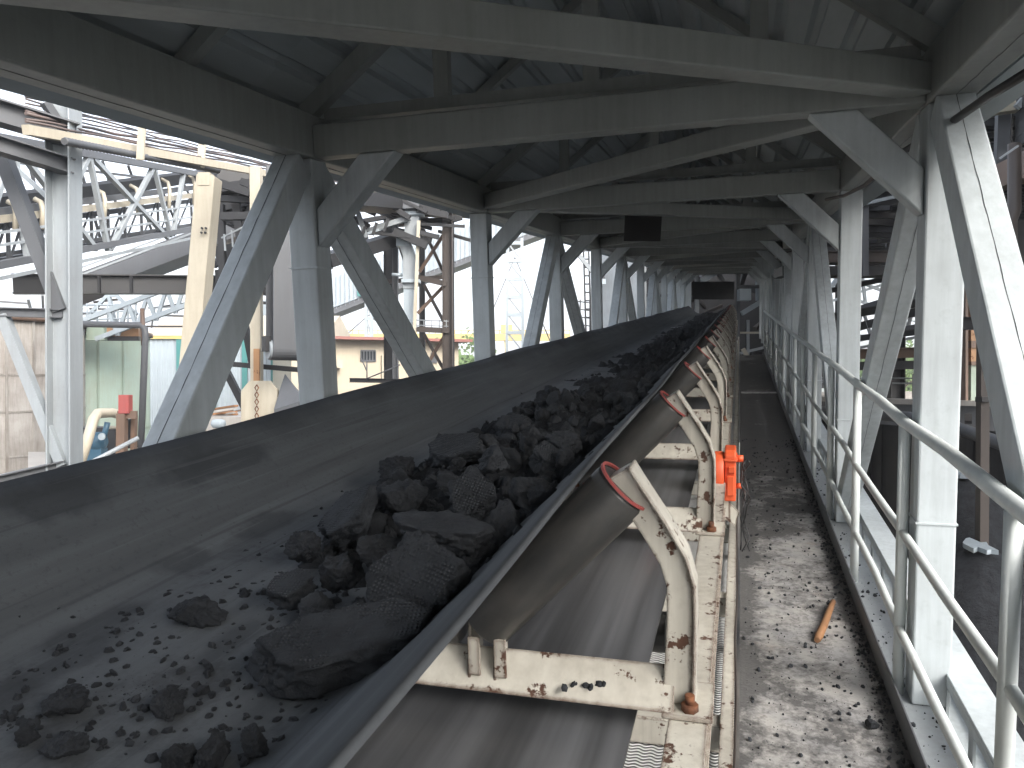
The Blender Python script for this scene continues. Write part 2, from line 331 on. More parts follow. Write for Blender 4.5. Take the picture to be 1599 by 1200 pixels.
# bottom chords: pairs of angles tied by battens
for x0, x1, s_ in ((XL0 - .05, XL1 + .05, -1), (XR1 - .02, XR1 + .10, 1)):
    m = MB(); m.box(x0, x1, YA, YB, ZB - .012, ZB); m.box(x0, x1, YA, YB, ZB - .26, ZB - .248)
    for xx in (x0, x1 - .01): m.box(xx, xx + .01, YA, YB, ZB - .05, ZB - .012); m.box(xx, xx + .01, YA, YB, ZB - .248, ZB - .21)
    m.build('bottom_chord', 'grey_paint', gal, bevel=.003)
    y_ = 2.05
    while s_ > 0 and y_ < 14: MB().box(x0 + .002, x0 + .012, y_, y_ + .05, ZB - .21, ZB - .05).build('lacing_bar', 'grey_paint', gal); y_ += .34
for i, yp in enumerate(PY):
    bv = .007 if i < 6 else 0
    hw = .065
    for x0, x1 in ((XL0, XL1), (XR0, XR1)):
        mb = MB().box(x0 + .002, x1 - .002, yp - hw, yp + hw, (ZB + .002 if x0 < 0 else -1.555), ZC - .002); po = mb.build('post', 'grey_paint', gal, bevel=bv, seg=2)
        if i < 4: MB().box(x0 - .002, x1 + .002, yp - hw - .004, yp + hw + .004, (.16 if x0 < 0 else -.86), (.168 if x0 < 0 else -.853)).build('weld_seam', 'grey_paint', po)
    if i == 0: continue
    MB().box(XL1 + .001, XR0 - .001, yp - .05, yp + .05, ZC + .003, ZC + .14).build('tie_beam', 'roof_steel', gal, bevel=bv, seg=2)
    for sx, xx in ((1, XL1), (-1, XR0)):
        L_, w_ = .30, .082; k0 = xx + sx * .001
        MB().ext([(k0, yp - .05, ZC - L_ - w_), (k0, yp - .05, ZC - L_ + w_), (k0 + sx * (L_ - w_), yp - .05, ZC + .002), (k0 + sx * (L_ + w_), yp - .05, ZC + .002)], (0, .10, 0)).build('knee_brace', 'grey_paint', gal, bevel=bv, seg=2)
    if i < 9:
        # gable frame of angles over the tie
        m = MB(); m.angle((XL1, yp + .07, ZC + .17), (XR0, yp + .07, ZC + .17), .05, .06); m.build('gable_chord', 'roof_steel', gal)
        RH = .95
        for a, b in (((xl, yp + .03, ZT + .02), (XM, yp + .03, ZT + RH)), ((xr, yp + .03, ZT + .02), (XM, yp + .03, ZT + RH))):
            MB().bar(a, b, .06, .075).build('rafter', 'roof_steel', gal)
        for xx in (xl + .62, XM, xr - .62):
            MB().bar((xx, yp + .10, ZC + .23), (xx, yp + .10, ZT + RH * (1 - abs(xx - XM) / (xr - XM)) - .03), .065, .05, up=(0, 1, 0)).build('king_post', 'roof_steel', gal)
# Warren diagonals: from the tops of the odd portals down to the feet of the even ones
for s_, xx in ((-1, xl), (1, xr)):
    for i in range(1, NP, 2):
        for j in (i - 1, i + 1):
            if j >= NP: continue
            sg = 1 if j > i else -1
            a = Vector((xx, PY[i] + sg * (.10 if s_ > 0 or sg < 0 else 0), ZC - .03)); b = Vector((xx, PY[j] - sg * (.11 if s_ > 0 or sg > 0 else (.27 if j == 0 else .45)), ZB + .05))
            ob = MB().bar(a, b, .118, .125).build('diagonal', 'grey_paint', gal, bevel=.007 if i < 5 else 0, seg=2)
            if i < 4:
                k = MB(); d = (b - a).normalized(); nrm = Vector((0, -d.z, d.y)); nrm *= -1 if nrm.y > 0 else 1
                seam(k, a, b, nrm * .063, seed=i * 7 + j); k.build('weld_seam', 'dark_steel', ob)
# plan braces zigzag at chord level
for i in range(0, NP - 1):
    a = (XL1 + .02, PY[i] + (.06 if i else -.04), ZC + .075) if i % 2 == 0 else (XR0 - .02, PY[i] + .06, ZC + .075)
    b = (XR0 - .02, PY[i + 1] - .06, ZC + .075) if i % 2 == 0 else (XL1 + .02, PY[i + 1] - .06, ZC + .075)
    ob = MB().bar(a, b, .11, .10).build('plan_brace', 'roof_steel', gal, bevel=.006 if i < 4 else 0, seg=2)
    if i < 3:
        k = MB(); seam(k, a, b, (0, -.0555, -.012), seed=40 + i); k.build('weld_seam', 'dark_steel', ob)
# ribbed roof sheets, ribs along the gallery, laid in lapped lengths
def roof(s_):
    xe, xt = (xl - .28, XM) if s_ < 0 else (xr + .28, XM)
    ze = ZT + .06 - .28 * (.95 / abs(XM - xl)) * 1.0; zt = ZT + .95 + .06
    ze = zt - (zt - (ZT + .06)) * abs(xe - XM) / abs(xl - XM)
    d = Vector((xt - xe, 0, zt - ze)); L = d.length; d.normalize(); nn = Vector((-d.z * (1 if d.x > 0 else -1), 0, abs(d.x)))
    prof = []; t = 0; pit = .17
    while t < L:
        for dt, h in ((0, 0), (.105, 0), (.120, .028), (.155, .028)):
            if t + dt < L: prof.append((t + dt, h))
        t += pit
    y0 = -6.0; k = 0
    while y0 < YB + .5:
        y1 = min(y0 + 2.9, YB + .6); m = MB(); n_ = len(prof); lift = .006 * (k % 2)
        vv = [Vector((xe, yy, ze)) + d * t_ + nn * (h + lift) for yy in (y0, y1 + .12) for t_, h in prof]
        m.add(vv, [(q, q + 1, n_ + q + 1, n_ + q) for q in range(n_ - 1)])
        o = m.build('roof_sheet', 'roof_sheet', gal); sl = o.modifiers.new('thick', 'SOLIDIFY'); sl.thickness = .0025
        y0 = y1; k += 1
    for yy in [v_ + SP / 2 for v_ in PY]:
        pm = MB(); pm.bar(Vector((xe, yy, ze)) + d * .1 - nn * .035, Vector((xe, yy, ze)) + d * (L - .06) - nn * .035, .05, .05, up=nn)
        pm.build('purlin', 'roof_steel', gal)
roof(-1); roof(1)
m = MB(); zr = ZT + 1.01 + .034
m.ext([(XM - .16, -6.0, zr - .115), (XM, -6.0, zr + .012), (XM + .16, -6.0, zr - .115), (XM + .16, -6.0, zr - .105), (XM, -6.0, zr + .022), (XM - .16, -6.0, zr - .105)], (0, YB + 6.5, 0)); m.build('ridge_cap', 'roof_sheet', gal)

# ------------------------------------------------------------------ walkway, deck and handrail
wk = MB()
wk.box(0.002, .60, YA, 20.8, -1.612, -1.60)
o = struct(wk.build('walkway', 'chequer_plate', frame=GM, base=(0, 0, -1.6)))
o = struct(MB().box(XL1, -.012, YA, YB, -1.64, -1.625).build('deck', 'mesh_floor', frame=GM, base=(0, 0, -1.625)))
m = MB(); m.box(.565, .573, YA, 20.8, -1.598, -1.50); tb = m.build('toe_plate', 'mid_steel', frame=GM, base=(.57, 0, -1.6), bevel=.002)
tag(tb, 'low dark toe plate along the outer edge of the walkway', 'toe plate')
m = MB(); m.box(.576, .70, YA, 20.8, -1.57, -1.558)
tag(m.build('edge_ledge', 'pale_steel', frame=GM, base=(.6, 0, -1.57)), 'narrow grey steel ledge strewn with coal between toe plate and posts', 'ledge')
cs = MB(); cs.box(0.02, .56, 12.85, 13.02, -1.598, -1.588)  # light falling across the walkway, put in as a thin white strip
tag(cs.build('walkway_light_band', 'light_band_white', frame=GM, bevel=.002), 'thin white strip painted as a band of light across the walkway far along', 'painted light')
hr = thing('handrail', 'pale grey pipe handrail with three rails along the walkway', 'handrail', (.59, 0, -1.6), GM)
XH = .592
def railpts(z, wob, sd_):
    rn = random.Random(sd_); pts = []; y_ = .72
    while y_ < 21.0:
        pts.append((XH + rn.uniform(-wob, wob), y_, z + rn.uniform(-wob, wob))); y_ += .61
    return pts
MB().tube(railpts(-.491, .006, 1), .022, 10).build('top_rail', 'rail_paint', hr)
MB().tube(railpts(-.921, .006, 2), .0165, 10).build('mid_rail', 'rail_paint', hr)
MB().tube(railpts(-1.293, .007, 3), .0165, 10).build('mid_rail', 'rail_paint', hr)
y_ = .73
while y_ < 21:
    MB().cyl((XH, y_, -1.60), (XH, y_, -.505), .021, 12).build('rail_post', 'rail_paint', hr); y_ += 1.22
# angle and pull cord between stringer and walkway
m = MB(); m.box(-.064, -.056, YA, YB, -1.60, -1.508); m.box(-.064, -.018, YA, YB, -1.508, -1.50)
y_ = .9
while y_ < 22: m.box(-.055, -.024, y_, y_ + .06, -1.624, -1.509); y_ += 1.3
tag(m.build('walkway_angle', 'cream_rust', frame=GM, base=(-.05, 0, -1.5), bevel=.002), 'long cream steel angle with chipped paint beside the walkway edge', 'steel angle')
rn = random.Random(3)
tag(MB().tube([(-.012 + rn.uniform(-.004, .004), YA + i * .45, -1.30 + rn.uniform(-.006, .006)) for i in range(48)], .0042, 6).build('emergency_rope', 'dark_brown', frame=GM), 'thin brown emergency rope stretched along the conveyor beside the walkway', 'rope')

# ------------------------------------------------------------------ belt
XB = -1.025
def belt_z(x):                     # height of the belt surface across the trough
    a = abs(x - XB); f_, zf, ze = .385, -.68, -.413
    if a < f_ - .10: return zf
    if a < f_ + .10: t = (a - f_ + .10) / .20; return zf + t * t * .10 * .92
    return zf + .092 + (a - f_ - .10) * .905
BY0, BY1 = -2.5, 27.6
prof = [XB - .685 + 1.37 * i / 44 for i in range(45)]
bt = MB(); vv = []; ny = 150
for j in range(ny + 1):
    y_ = BY0 + (BY1 - BY0) * j / ny
    sag = .010 * math.sin((y_ - 1.74) / 1.37 * math.pi) ** 2
    for x_ in prof:
        a = abs(x_ - XB); wv_ = .006 * math.sin(y_ * 2.3 + (3 if x_ > XB else 0)) * max(0, a - .45) / .23
        vv.append((x_ , y_, belt_z(x_) - sag * max(0, 1 - a / .9) + wv_))
ff = [(j * 45 + i, j * 45 + i + 1, (j + 1) * 45 + i + 1, (j + 1) * 45 + i) for j in range(ny) for i in range(44)]
bt.add(vv, ff, True)
belt = bt.build('conveyor_belt', 'belt_rubber', frame=GM, base=(0, 0, 0))
sl = belt.modifiers.new('thick', 'SOLIDIFY'); sl.thickness = .011; sl.offset = -1
tag(belt, 'wide troughed black rubber belt running up the gallery under lumps of black cake', 'conveyor belt')
rv = [(XB + sx * .79, y_, -1.005 + .01 * math.sin(y_ * 1.1)) for y_ in [BY0 + i * .5 for i in range(60)] for sx in (-1, -.5, 0, .5, 1)]
ro = MB().add(rv, [(j * 5 + i, j * 5 + i + 1, (j + 1) * 5 + i + 1, (j + 1) * 5 + i) for j in range(59) for i in range(4)], True).build('return_run', 'return_rubber', belt)
sl = ro.modifiers.new('thick', 'SOLIDIFY'); sl.thickness = .014
# band of light across the belt far up, painted as a pale strip
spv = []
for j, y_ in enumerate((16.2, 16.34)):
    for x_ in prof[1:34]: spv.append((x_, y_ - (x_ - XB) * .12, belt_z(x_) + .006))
MB().add(spv, [(i, i + 1, 33 + i + 1, 33 + i) for i in range(32)], True).build('belt_light_band', 'light_band_white', belt)

# ------------------------------------------------------------------ stringers
for x0, x1, lb in ((-.150, -.066, 'cream steel stringer under the idler feet on the walkway side'), (-2.0 + .225, -1.885 + .225, 'cream steel stringer under the idler feet on the far side of the belt')):
    t = thing('stringer', lb, 'stringer', ((x0 + x1) / 2, 0, -1.62), GM)
    xm_ = (x0 + x1) / 2
    m = MB(); m.box(x0, x1, YA, YB, -.943, -.934); m.box(x0, x1, YA, YB, -1.085, -1.076); wx = x1 - .012 if x0 > -1 else x0 + .004
    m.box(wx - .008, wx, YA, YB, -1.076, -.943); m.build('channel', 'cream_rust', t, bevel=.002)
    y_ = 1.2
    while y_ < 25:
        m = MB(); m.angle((xm_, y_, -1.622), (xm_, y_, -1.087), .06, .06, up=(0, 1, 0)); m.build('leg', 'cream_rust', t); y_ += 2.74
# ------------------------------------------------------------------ idlers
IY0, ISP = 1.74, 1.37
def idler(y):
    t = thing('trough_idler', '', 'idler', (XB, y, -.934), GM, 'trough idlers under the belt')
    m = MB(); x0, x1 = XB - .885, XB + .885
    z0, z1 = -.925, -.845; th = .008
    m.ext([(x0, y - .075, z0), (x0, y, z1), (x0, y + .075, z0), (x0, y + .075 - .011, z0), (x0, y, z1 - .012), (x0, y - .075 + .011, z0)], (x1 - x0, 0, 0))
    for s_ in (-1, 1):
        xe = XB + s_ * .915; m.box(xe - .055, xe + .055, y - .085, y + .085, -.932, -.922)
    m.build('crossmember', 'cream_rust', t, bevel=.002)
    for s_ in (-1, 1):
        xe = XB + s_ * .92
        b = MB(); b.tube([(xe, y - .055, -.922), (xe, y - .055, -.905)], .019, 6); b.cyl((xe, y - .055, -.905), (xe, y - .055, -.885), .011, 8); b.build('bolt', 'rust', t)
        # bent stand
        P_ = lambda a, z_: Vector((XB + s_ * a, y, z_))
        lw = -.055 if s_ < 0 else 0
        cl = [P_(.895, -.922), P_(.899, -.72), P_(.898, -.645), P_(.882, -.588), P_(.842, -.520), P_(.790 + lw, -.440 + lw), P_(.762 + lw, -.395 + lw)]
        hw_, hy = .030, .032
        st = MB(); vv = []
        for i, p in enumerate(cl):
            d = (cl[min(i + 1, 6)] - cl[max(i - 1, 0)]).normalized(); nn = Vector((d.z, 0, -d.x))
            k = 1.25 if i == 0 else 1
            for a_, b_ in ((-hw_ * k, -hy), (hw_ * k, -hy), (hw_ * k, hy), (-hw_ * k, hy)): vv.append(p + nn * a_ + Vector((0, b_, 0)))
        st.add(vv, [(i * 4 + k, i * 4 + (k + 1) % 4, i * 4 + 4 + (k + 1) % 4, i * 4 + 4 + k) for i in range(6) for k in range(4)] + [(3, 2, 1, 0), (24, 25, 26, 27)])
        # outer stiffening flange
        vv = []
        for i, p in enumerate(cl):
            d = (cl[min(i + 1, 6)] - cl[max(i - 1, 0)]).normalized(); nn = Vector((d.z, 0, -d.x)) * (1 if s_ > 0 else -1)
            for a_, b_ in ((hw_ - .002, -hy - .014), (hw_ + .006, -hy - .014), (hw_ + .006, hy + .014), (hw_ - .002, hy + .014)): vv.append(p + nn * a_ + Vector((0, b_, 0)))
        st.add(vv, [(i * 4 + k, i * 4 + (k + 1) % 4, i * 4 + 4 + (k + 1) % 4, i * 4 + 4 + k) for i in range(6) for k in range(4)] + [(3, 2, 1, 0), (24, 25, 26, 27)])
        so_ = st.build('stand', 'cream_rust', t, bevel=.004, seg=2)
        # wing roller
        a = Vector((XB + s_ * .425, y, -.785)); b = Vector((XB + s_ * .772, y, -.432)); b += Vector((s_ * lw * 1.4, 0, lw * 1.4)); d = (b - a).normalized()
        wr = MB().tube([a, a + d * .004, a + d * .01, b - d * .01, b - d * .004, b], [.060, .068, .071, .071, .068, .060], 28).build('wing_roller', 'roller_shell', t)
        ring = MB(); nseg = 28; u_ = Vector((0, 1, 0)); v_ = d.cross(u_); vv = []
        for k in range(nseg):
            an = 2 * math.pi * k / nseg; e = u_ * math.cos(an) + v_ * math.sin(an)
            vv += [b + d * .001 + e * .0728, b + d * .007 + e * .0720, b + d * .007 + e * .066, b + d * .001 + e * .066]
        ring.add(vv, [(k * 4 + j, k * 4 + (j + 1) % 4, ((k + 1) % nseg) * 4 + (j + 1) % 4, ((k + 1) % nseg) * 4 + j) for k in range(nseg) for j in range(4)])
        ring.build('end_ring', 'red_paint', wr)
        MB().cyl(a - d * .03, b + d * .045, .012, 8).build('shaft', 'rust', wr)
        # forked bracket that holds the shaft ends at the bottom
        for xo in (.40, .465):
            br = MB(); xx = XB + s_ * xo
            br.ext([(xx - .004, y - .055, -.905), (xx - .004, y + .055, -.905), (xx - .004, y + .032, -.755), (xx - .004, y - .032, -.755)], (.008, 0, 0))
            br.box(min(xx, xx + s_ * .03), max(xx, xx + s_ * .03), y - .058, y - .050, -.895, -.80)
            br.build('bracket', 'cream_rust', t, bevel=.0015)
    cr = MB().tube([(XB - .37, y, -.769), (XB - .36, y, -.769), (XB + .36, y, -.769), (XB + .37, y, -.769)], [.062, .071, .071, .062], 28).build('centre_roller', 'roller_shell', t)
    MB().cyl((XB - .40, y, -.769), (XB + .40, y, -.769), .012, 8).build('shaft', 'rust', cr)
    return t
pi = idler(IY0)
idl = [pi]
ords = ['nearest', 'second nearest', 'third nearest', 'fourth nearest', 'fifth nearest', 'sixth nearest', 'seventh nearest', 'eighth nearest']
for k in range(1, 19):
    y = IY0 + ISP * k
    idl.append(dup(pi, GM @ Vector((XB, y, -.934))))
for k, t in enumerate(idl):
    if k == 0: t['label'] = 'nearest cream belt idler with rust chipped bent stand and crumbs on its crossmember'
    elif k == 1: t['label'] = 'cream belt idler beside the orange switch, second from the viewer'
    elif k < 8: t['label'] = 'cream belt idler with rusty bent stand, %s to the viewer' % ords[k]
    else: t['label'] = 'small far cream belt idler in the closely packed row beyond the eighth'
# return rollers
for k in range(6):
    y = 2.45 + k * 2.74
    t = thing('return_roller', '', 'roller', (XB, y, -1.2), GM, 'return rollers under the belt')
    rr_ = MB().cyl((XB - .80, y, -1.083), (XB + .80, y, -1.083), .065, 20).build('roller', 'roller_shell', t)
    m = MB()
    for s_ in (-1, 1): m.box(XB + s_ * .845 - .005, XB + s_ * .845 + .005, y - .04, y + .04, -1.16, -.95)
    m.build('bracket', 'cream_rust', t); t['label'] = 'return roller carrying the lower belt run beneath the troughed belt'

# crossbeams that carry the deck, seen through the gap
for k in range(8):
    y = 1.52 + k * 2.43 / 2 * 1.0
    if k > 5: break
    t = MB().box(-.62, -.06, y - .04, y + .04, -1.622, -1.52).build('deck_bearer', 'cream_rust', frame=GM, bevel=.003)
    tag(t, 'short cream bearer on the mesh deck under the return belt', 'bearer', 'bearers on the mesh deck')

# ------------------------------------------------------------------ orange pull-cord switch
sw = thing('pull_cord_switch', 'bright orange pull cord switch box bolted to the stringer beside walkway', 'safety switch', (-.06, 4.02, -.93), GM)
m = MB(); m.tube([(-.125, 4.0, -.90), (-.118, 4.0, -.90), (-.118, 4.0, -.90), (-.075, 4.0, -.90)], [.10, .108, .108, .108], 24); m.build('drum', 'orange_paint', sw, bevel=.004)
m = MB(); m.ext([(-.072, 3.93, -1.03), (-.072, 3.93, -.80), (-.072, 3.96, -.775), (-.072, 4.10, -.775), (-.072, 4.10, -1.03)], (.055, 0, 0)); m.box(-.078, -.010, 3.92, 4.11, -.83, -.815)
m.build('housing', 'orange_paint', sw, bevel=.008, seg=2)
m = MB(); m.box(-.06, -.025, 3.918, 3.93, -1.0, -.90); m.box(-.055, -.02, 3.916, 3.93, -.885, -.85); m.build('cover', 'orange_paint', sw, bevel=.004)
MB().cyl((-.017, 4.02, -.83), (.018, 4.02, -.83), .018, 10).build('gland', 'orange_paint', sw); MB().cyl((-.017, 4.02, -.97), (.01, 4.02, -.97), .014, 10).build('gland', 'orange_paint', sw)
m = MB(); m.box(-.10, -.05, 3.98, 4.06, -1.14, -1.03); m.ext([(-.07, 3.99, -1.03), (.0, 3.99, -1.10), (-.02, 3.99, -1.17), (-.07, 3.99, -1.14)], (0, .01, 0)); m.build('bracket', 'cream_rust', sw)
rn = random.Random(8)
wr_ = MB()
for q in range(4):
    pts = [Vector((.035, 4.02, -.83))]
    for j in range(9): pts.append(Vector((.025 + rn.uniform(-.02, .03), 4.0 + rn.uniform(-.05, .05), -.85 - j * .055)))
    wr_.tube(pts, .004, 5)
wr_.build('wiring', 'dark_steel', sw)

# ------------------------------------------------------------------ coal: bed, lumps, crumbs
def fr(p, s=1.0, o=0): return noise.fractal(Vector(p) * s + Vector((o, o * .7, o * 1.3)), .9, 2.1, 5)
def bed_h(x, y):                   # depth of the black bed over the belt
    if y < 1.15: return -.05
    xc = -.80 if y < 2 else -.85
    env = max(0, min(1, (y - 1.35) / .8)); amp = .15 if y < 3.6 else max(.075, .15 - (y - 3.6) * .045)
    wd = .30 + .15 * max(0, min(1, (y - 1.7) / .8))
    k = 1 - ((x - xc) / wd) ** 2
    nz = fr((x, y, 0), 3.3) * .085 + fr((x, y, 3), 9) * .040 + fr((x, y, 7), 24) * .012
    return env * (amp * k) + nz * (0.35 + .65 * env) - .042
bb = MB(); vv = []; nx = 90; ys = []; y_ = 1.15
while y_ < 27: ys.append(y_); y_ += .013 + max(0, y_ - 2) * .0062
for y_ in ys:
    for i in range(nx):
        x_ = -1.42 + (-.40 + 1.42) * i / (nx - 1)
        vv.append((x_, y_, belt_z(x_) + max(-.02, bed_h(x_, y_))))
ff = []
for j in range(len(ys) - 1):
    for i in range(nx - 1):
        q = (j * nx + i, j * nx + i + 1, (j + 1) * nx + i + 1, (j + 1) * nx + i)
        if any(vv[k][2] > belt_z(vv[k][0]) + .001 for k in q): ff.append(q)
bb.add(vv, ff, True)
bed = bb.build('coal_bed', 'coal_fines', frame=GM, base=(0, 0, 0)); bed['kind'] = 'stuff'
tag(bed, 'loose black fines heaped along the middle of the belt', 'coal fines')

def lump_mesh(sd_, sx, sy, sz, sub=3, amp=.10, slab=False, npts=14):
    rnd = random.Random(sd_); bm = bmesh.new(); bmesh.ops.create_icosphere(bm, subdivisions=sub, radius=1)
    pls = []
    if slab:
        pls = [(Vector((rnd.uniform(-.1, .1), rnd.uniform(-.1, .1), 1)).normalized(), .62), (Vector((rnd.uniform(-.12, .12), rnd.uniform(-.12, .12), -1)).normalized(), .62)]
        n_ = rnd.choice((5, 6, 7)); o_ = rnd.random() * 6
        for k in range(n_): an = o_ + 6.283 * k / n_ + rnd.uniform(-.3, .3); pls.append((Vector((math.cos(an), math.sin(an), rnd.uniform(-.25, .25))).normalized(), rnd.uniform(.72, .98)))
    else:
        for k in range(npts): pls.append((Vector((rnd.gauss(0, 1), rnd.gauss(0, 1), rnd.gauss(0, 1))).normalized(), rnd.uniform(.50, 1.0)))
    S = (sx * sy * max(sz, .03)) ** (1 / 3); of = Vector((sd_ * 3.17, sd_ * 1.3, 0))
    for v in bm.verts:
        d = v.co.normalized(); r_ = 1.25
        for nn, dd_ in pls:
            q = nn.dot(d)
            if q > 1e-3: r_ = min(r_, dd_ / q)
        p = Vector((d.x * sx, d.y * sy, d.z * sz)) * r_
        w1 = p / S
        if slab: w1 = Vector((w1.x, w1.y, w1.z * 1.6))
        f1 = noise.fractal(w1 * 1.1 + of, .9, 2.1, 3); f2 = noise.fractal(w1 * 3.8 + of, .75, 2.2, 4); f3 = abs(noise.noise(w1 * 1.9 + of * 2))
        face = abs(d.z * r_) > .52 if slab else False
        k = (.45 if face else 2.1) if slab else 1.0
        v.co = p + Vector((d.x, d.y, d.z)) * S * amp * k * (f1 * .9 + f2 * .85 - (max(0, .09 - f3) * 3.4))
    for f in bm.faces: f.smooth = True
    me = bpy.data.meshes.new('lump'); bm.to_mesh(me); bm.free()
    return me
def lump(me, px, py, h, rot, mat, label, group=None, pos=None):
    q = pos if pos is not None else onbelt(px, py, h)
    o = bpy.data.objects.new('cake_lump', me); C.objects.link(o)
    if not me.materials: me.materials.append(M(mat))
    o.matrix_world = GM @ Matrix.Translation(q) @ Euler([R(a) for a in rot]).to_matrix().to_4x4()
    return tag(o, label, 'lump', group)
big = [
 # px, py, z, half sizes, rotation, mat, slab, label
 (528, 1008, -.60, (0.165, 0.066, 0.034), (22, -8, 22), 'coal_print', True, 'long thick slab of black cake, lowest and nearest of the heap'),
 (652, 905, -.53, (0.092, 0.085, 0.03), (58, 0, -8), 'coal_print', True, 'big cracked square slab of cake tipped up to face the viewer at the heap front'),
 (548, 806, -.56, (0.085, 0.08, 0.03), (34, -22, -20), 'coal_print', True, 'slab of cake with woven cloth print at the left edge of the heap'),
 (734, 773, -.50, (0.056, 0.068, 0.028), (52, 8, 12), 'coal_print', True, 'upright slab with clear woven print in the middle of the heap'),
 (712, 703, -.53, (0.105, 0.06, 0.032), (24, -6, -14), 'coal_print', True, 'wide printed slab standing at the back left of the heap'),
 (802, 668, -.55, (0.068, 0.062, 0.04), (36, 0, 5), 'coal_print', True, 'rounded slab behind the heap against the left side of the fines'),
 (688, 832, -.50, (0.098, 0.05, 0.028), (14, 4, -6), 'coal_cake', True, 'flat slab with a ragged pale edge lying above the big cracked slab'),
 (600, 905, -.58, (0.036, 0.042, 0.046), (10, 20, 30), 'coal_cake', False, 'blocky dark lump wedged left of the big cracked slab'),
 (535, 895, -.60, (0.04, 0.038, 0.042), (0, 14, 50), 'coal_cake', False, 'rounded dark lump beside the blocky one at the heap foot'),
 (458, 920, -.62, (0.042, 0.045, 0.026), (20, -10, 10), 'coal_print', True, 'small printed piece lying at the left foot of the heap'),
 (855, 716, -.53, (0.052, 0.06, 0.03), (30, 14, 30), 'coal_print', True, 'pale angular plate on the right shoulder of the heap'),
 (838, 768, -.52, (0.052, 0.11, 0.036), (10, 24, 14), 'coal_cake', False, 'long lump leaning on the right wing of the belt, uppermost there'),
 (788, 828, -.53, (0.046, 0.085, 0.034), (16, 30, -10), 'coal_cake', False, 'lump leaning on the right wing of the belt below the long one'),
 (745, 880, -.56, (0.034, 0.066, 0.03), (0, 30, -5), 'coal_cake', False, 'lump at the right fold of the belt nearest the roller'),
 (880, 690, -.52, (0.048, 0.08, 0.036), (16, 20, 40), 'coal_cake', False, 'craggy lump just past the pale angular plate'),
 (640, 775, -.53, (0.062, 0.056, 0.042), (20, 10, 60), 'coal_cake', False, 'dark craggy block between the two printed slabs'),
 (620, 730, -.58, (0.056, 0.05, 0.036), (0, 0, 20), 'coal_cake', False, 'low dark lump on the left rim of the heap'),
 (770, 720, -.50, (0.056, 0.05, 0.04), (10, 20, 80), 'coal_cake', False, 'dark lump behind the upright printed slab'),
 (308, 962, -.66, (0.052, 0.038, 0.022), (0, 10, 20), 'coal_cake', False, 'flat dark lump alone on the belt left of the heap'),
 (97, 1092, -.655, (0.03, 0.034, 0.022), (0, 0, 60), 'coal_cake', False, 'squarish lump lying alone on the near left of the belt'),
 (265, 1098, -.66, (0.02, 0.024, 0.02), (0, 20, 20), 'coal_cake', False, 'pointed dark chunk on the belt between scattered crumbs'),
 (338, 1168, -.655, (0.022, 0.026, 0.022), (0, 0, 10), 'coal_cake', False, 'chunk at the bottom edge of the belt view, left of its twin'),
 (398, 1162, -.655, (0.019, 0.025, 0.022), (0, 0, 80), 'coal_cake', False, 'chunk at the bottom edge of the belt view, right of its twin'),
 (100, 1168, -.665, (0.03, 0.025, 0.014), (0, 0, 20), 'coal_cake', False, 'flat lump low in the near left corner of the belt'),
 (45, 1150, -.665, (0.018, 0.018, 0.014), (0, 0, 0), 'coal_cake', False, 'small dark chunk nearest the left corner of the belt'),
 (276, 1186, -.665, (0.022, 0.02, 0.016), (0, 0, 30), 'coal_cake', False, 'dark chunk cut by the bottom of the view'),
 (700, 925, -.60, (0.03, 0.046, 0.028), (0, 20, 0), 'coal_cake', False, 'dark lump tucked under the right side of the cracked slab'),
 (500, 950, -.63, (0.036, 0.032, 0.025), (0, 0, 40), 'coal_cake', False, 'dark lump resting on the top of the long nearest slab'),
 (480, 855, -.61, (0.04, 0.042, 0.03), (0, 0, 0), 'coal_cake', False, 'dark lump on the left slope below the printed slab'),
 (590, 860, -.55, (0.045, 0.04, 0.034), (15, 0, 30), 'coal_cake', False, 'dark block above the wedged lumps at heap centre'),
]
for i, (px, py, z_, sz, rot, mt, slab, lb) in enumerate(big):
    k = 1.08
    lump(lump_mesh(i + 11, sz[0] * k, sz[1] * k, sz[2] * k * (1.45 if slab else 1), 5, .095 if slab else .165, slab, 9), px, py, z_, rot, mt, lb)
# many more lumps of the heap that nothing tells apart
pool = [lump_mesh(200 + i, .05, .042, .036, 4, .15, i % 2 == 0, 8) for i in range(14)]
rn = random.Random(21)
for i in range(285):
    if i < 230: y_ = 1.58 + 3.0 * rn.random() ** .9
    else: y_ = 4.4 + (i - 230) * .17
    x_ = -.84 + rn.gauss(0, .19 if y_ > 1.9 else .13); x_ = max(-1.22 if y_ > 2.2 else -1.05, min(-.47, x_))
    s_ = rn.uniform(.30, .75) + (rn.random() ** 3 * .6 if i < 230 else 0)
    hgt = belt_z(x_) + max(0.0, bed_h(x_, y_)) + .022 * s_
    o = lump(pool[i % 14], 0, 0, 0, (rn.uniform(0, 360), rn.uniform(0, 360), rn.uniform(0, 360)), 'coal_cake', 'fist sized black lump among the others bedded in the fines', 'lumps bedded in the fines', Vector((x_, y_, hgt)))
    o.scale = (s_, s_, s_)
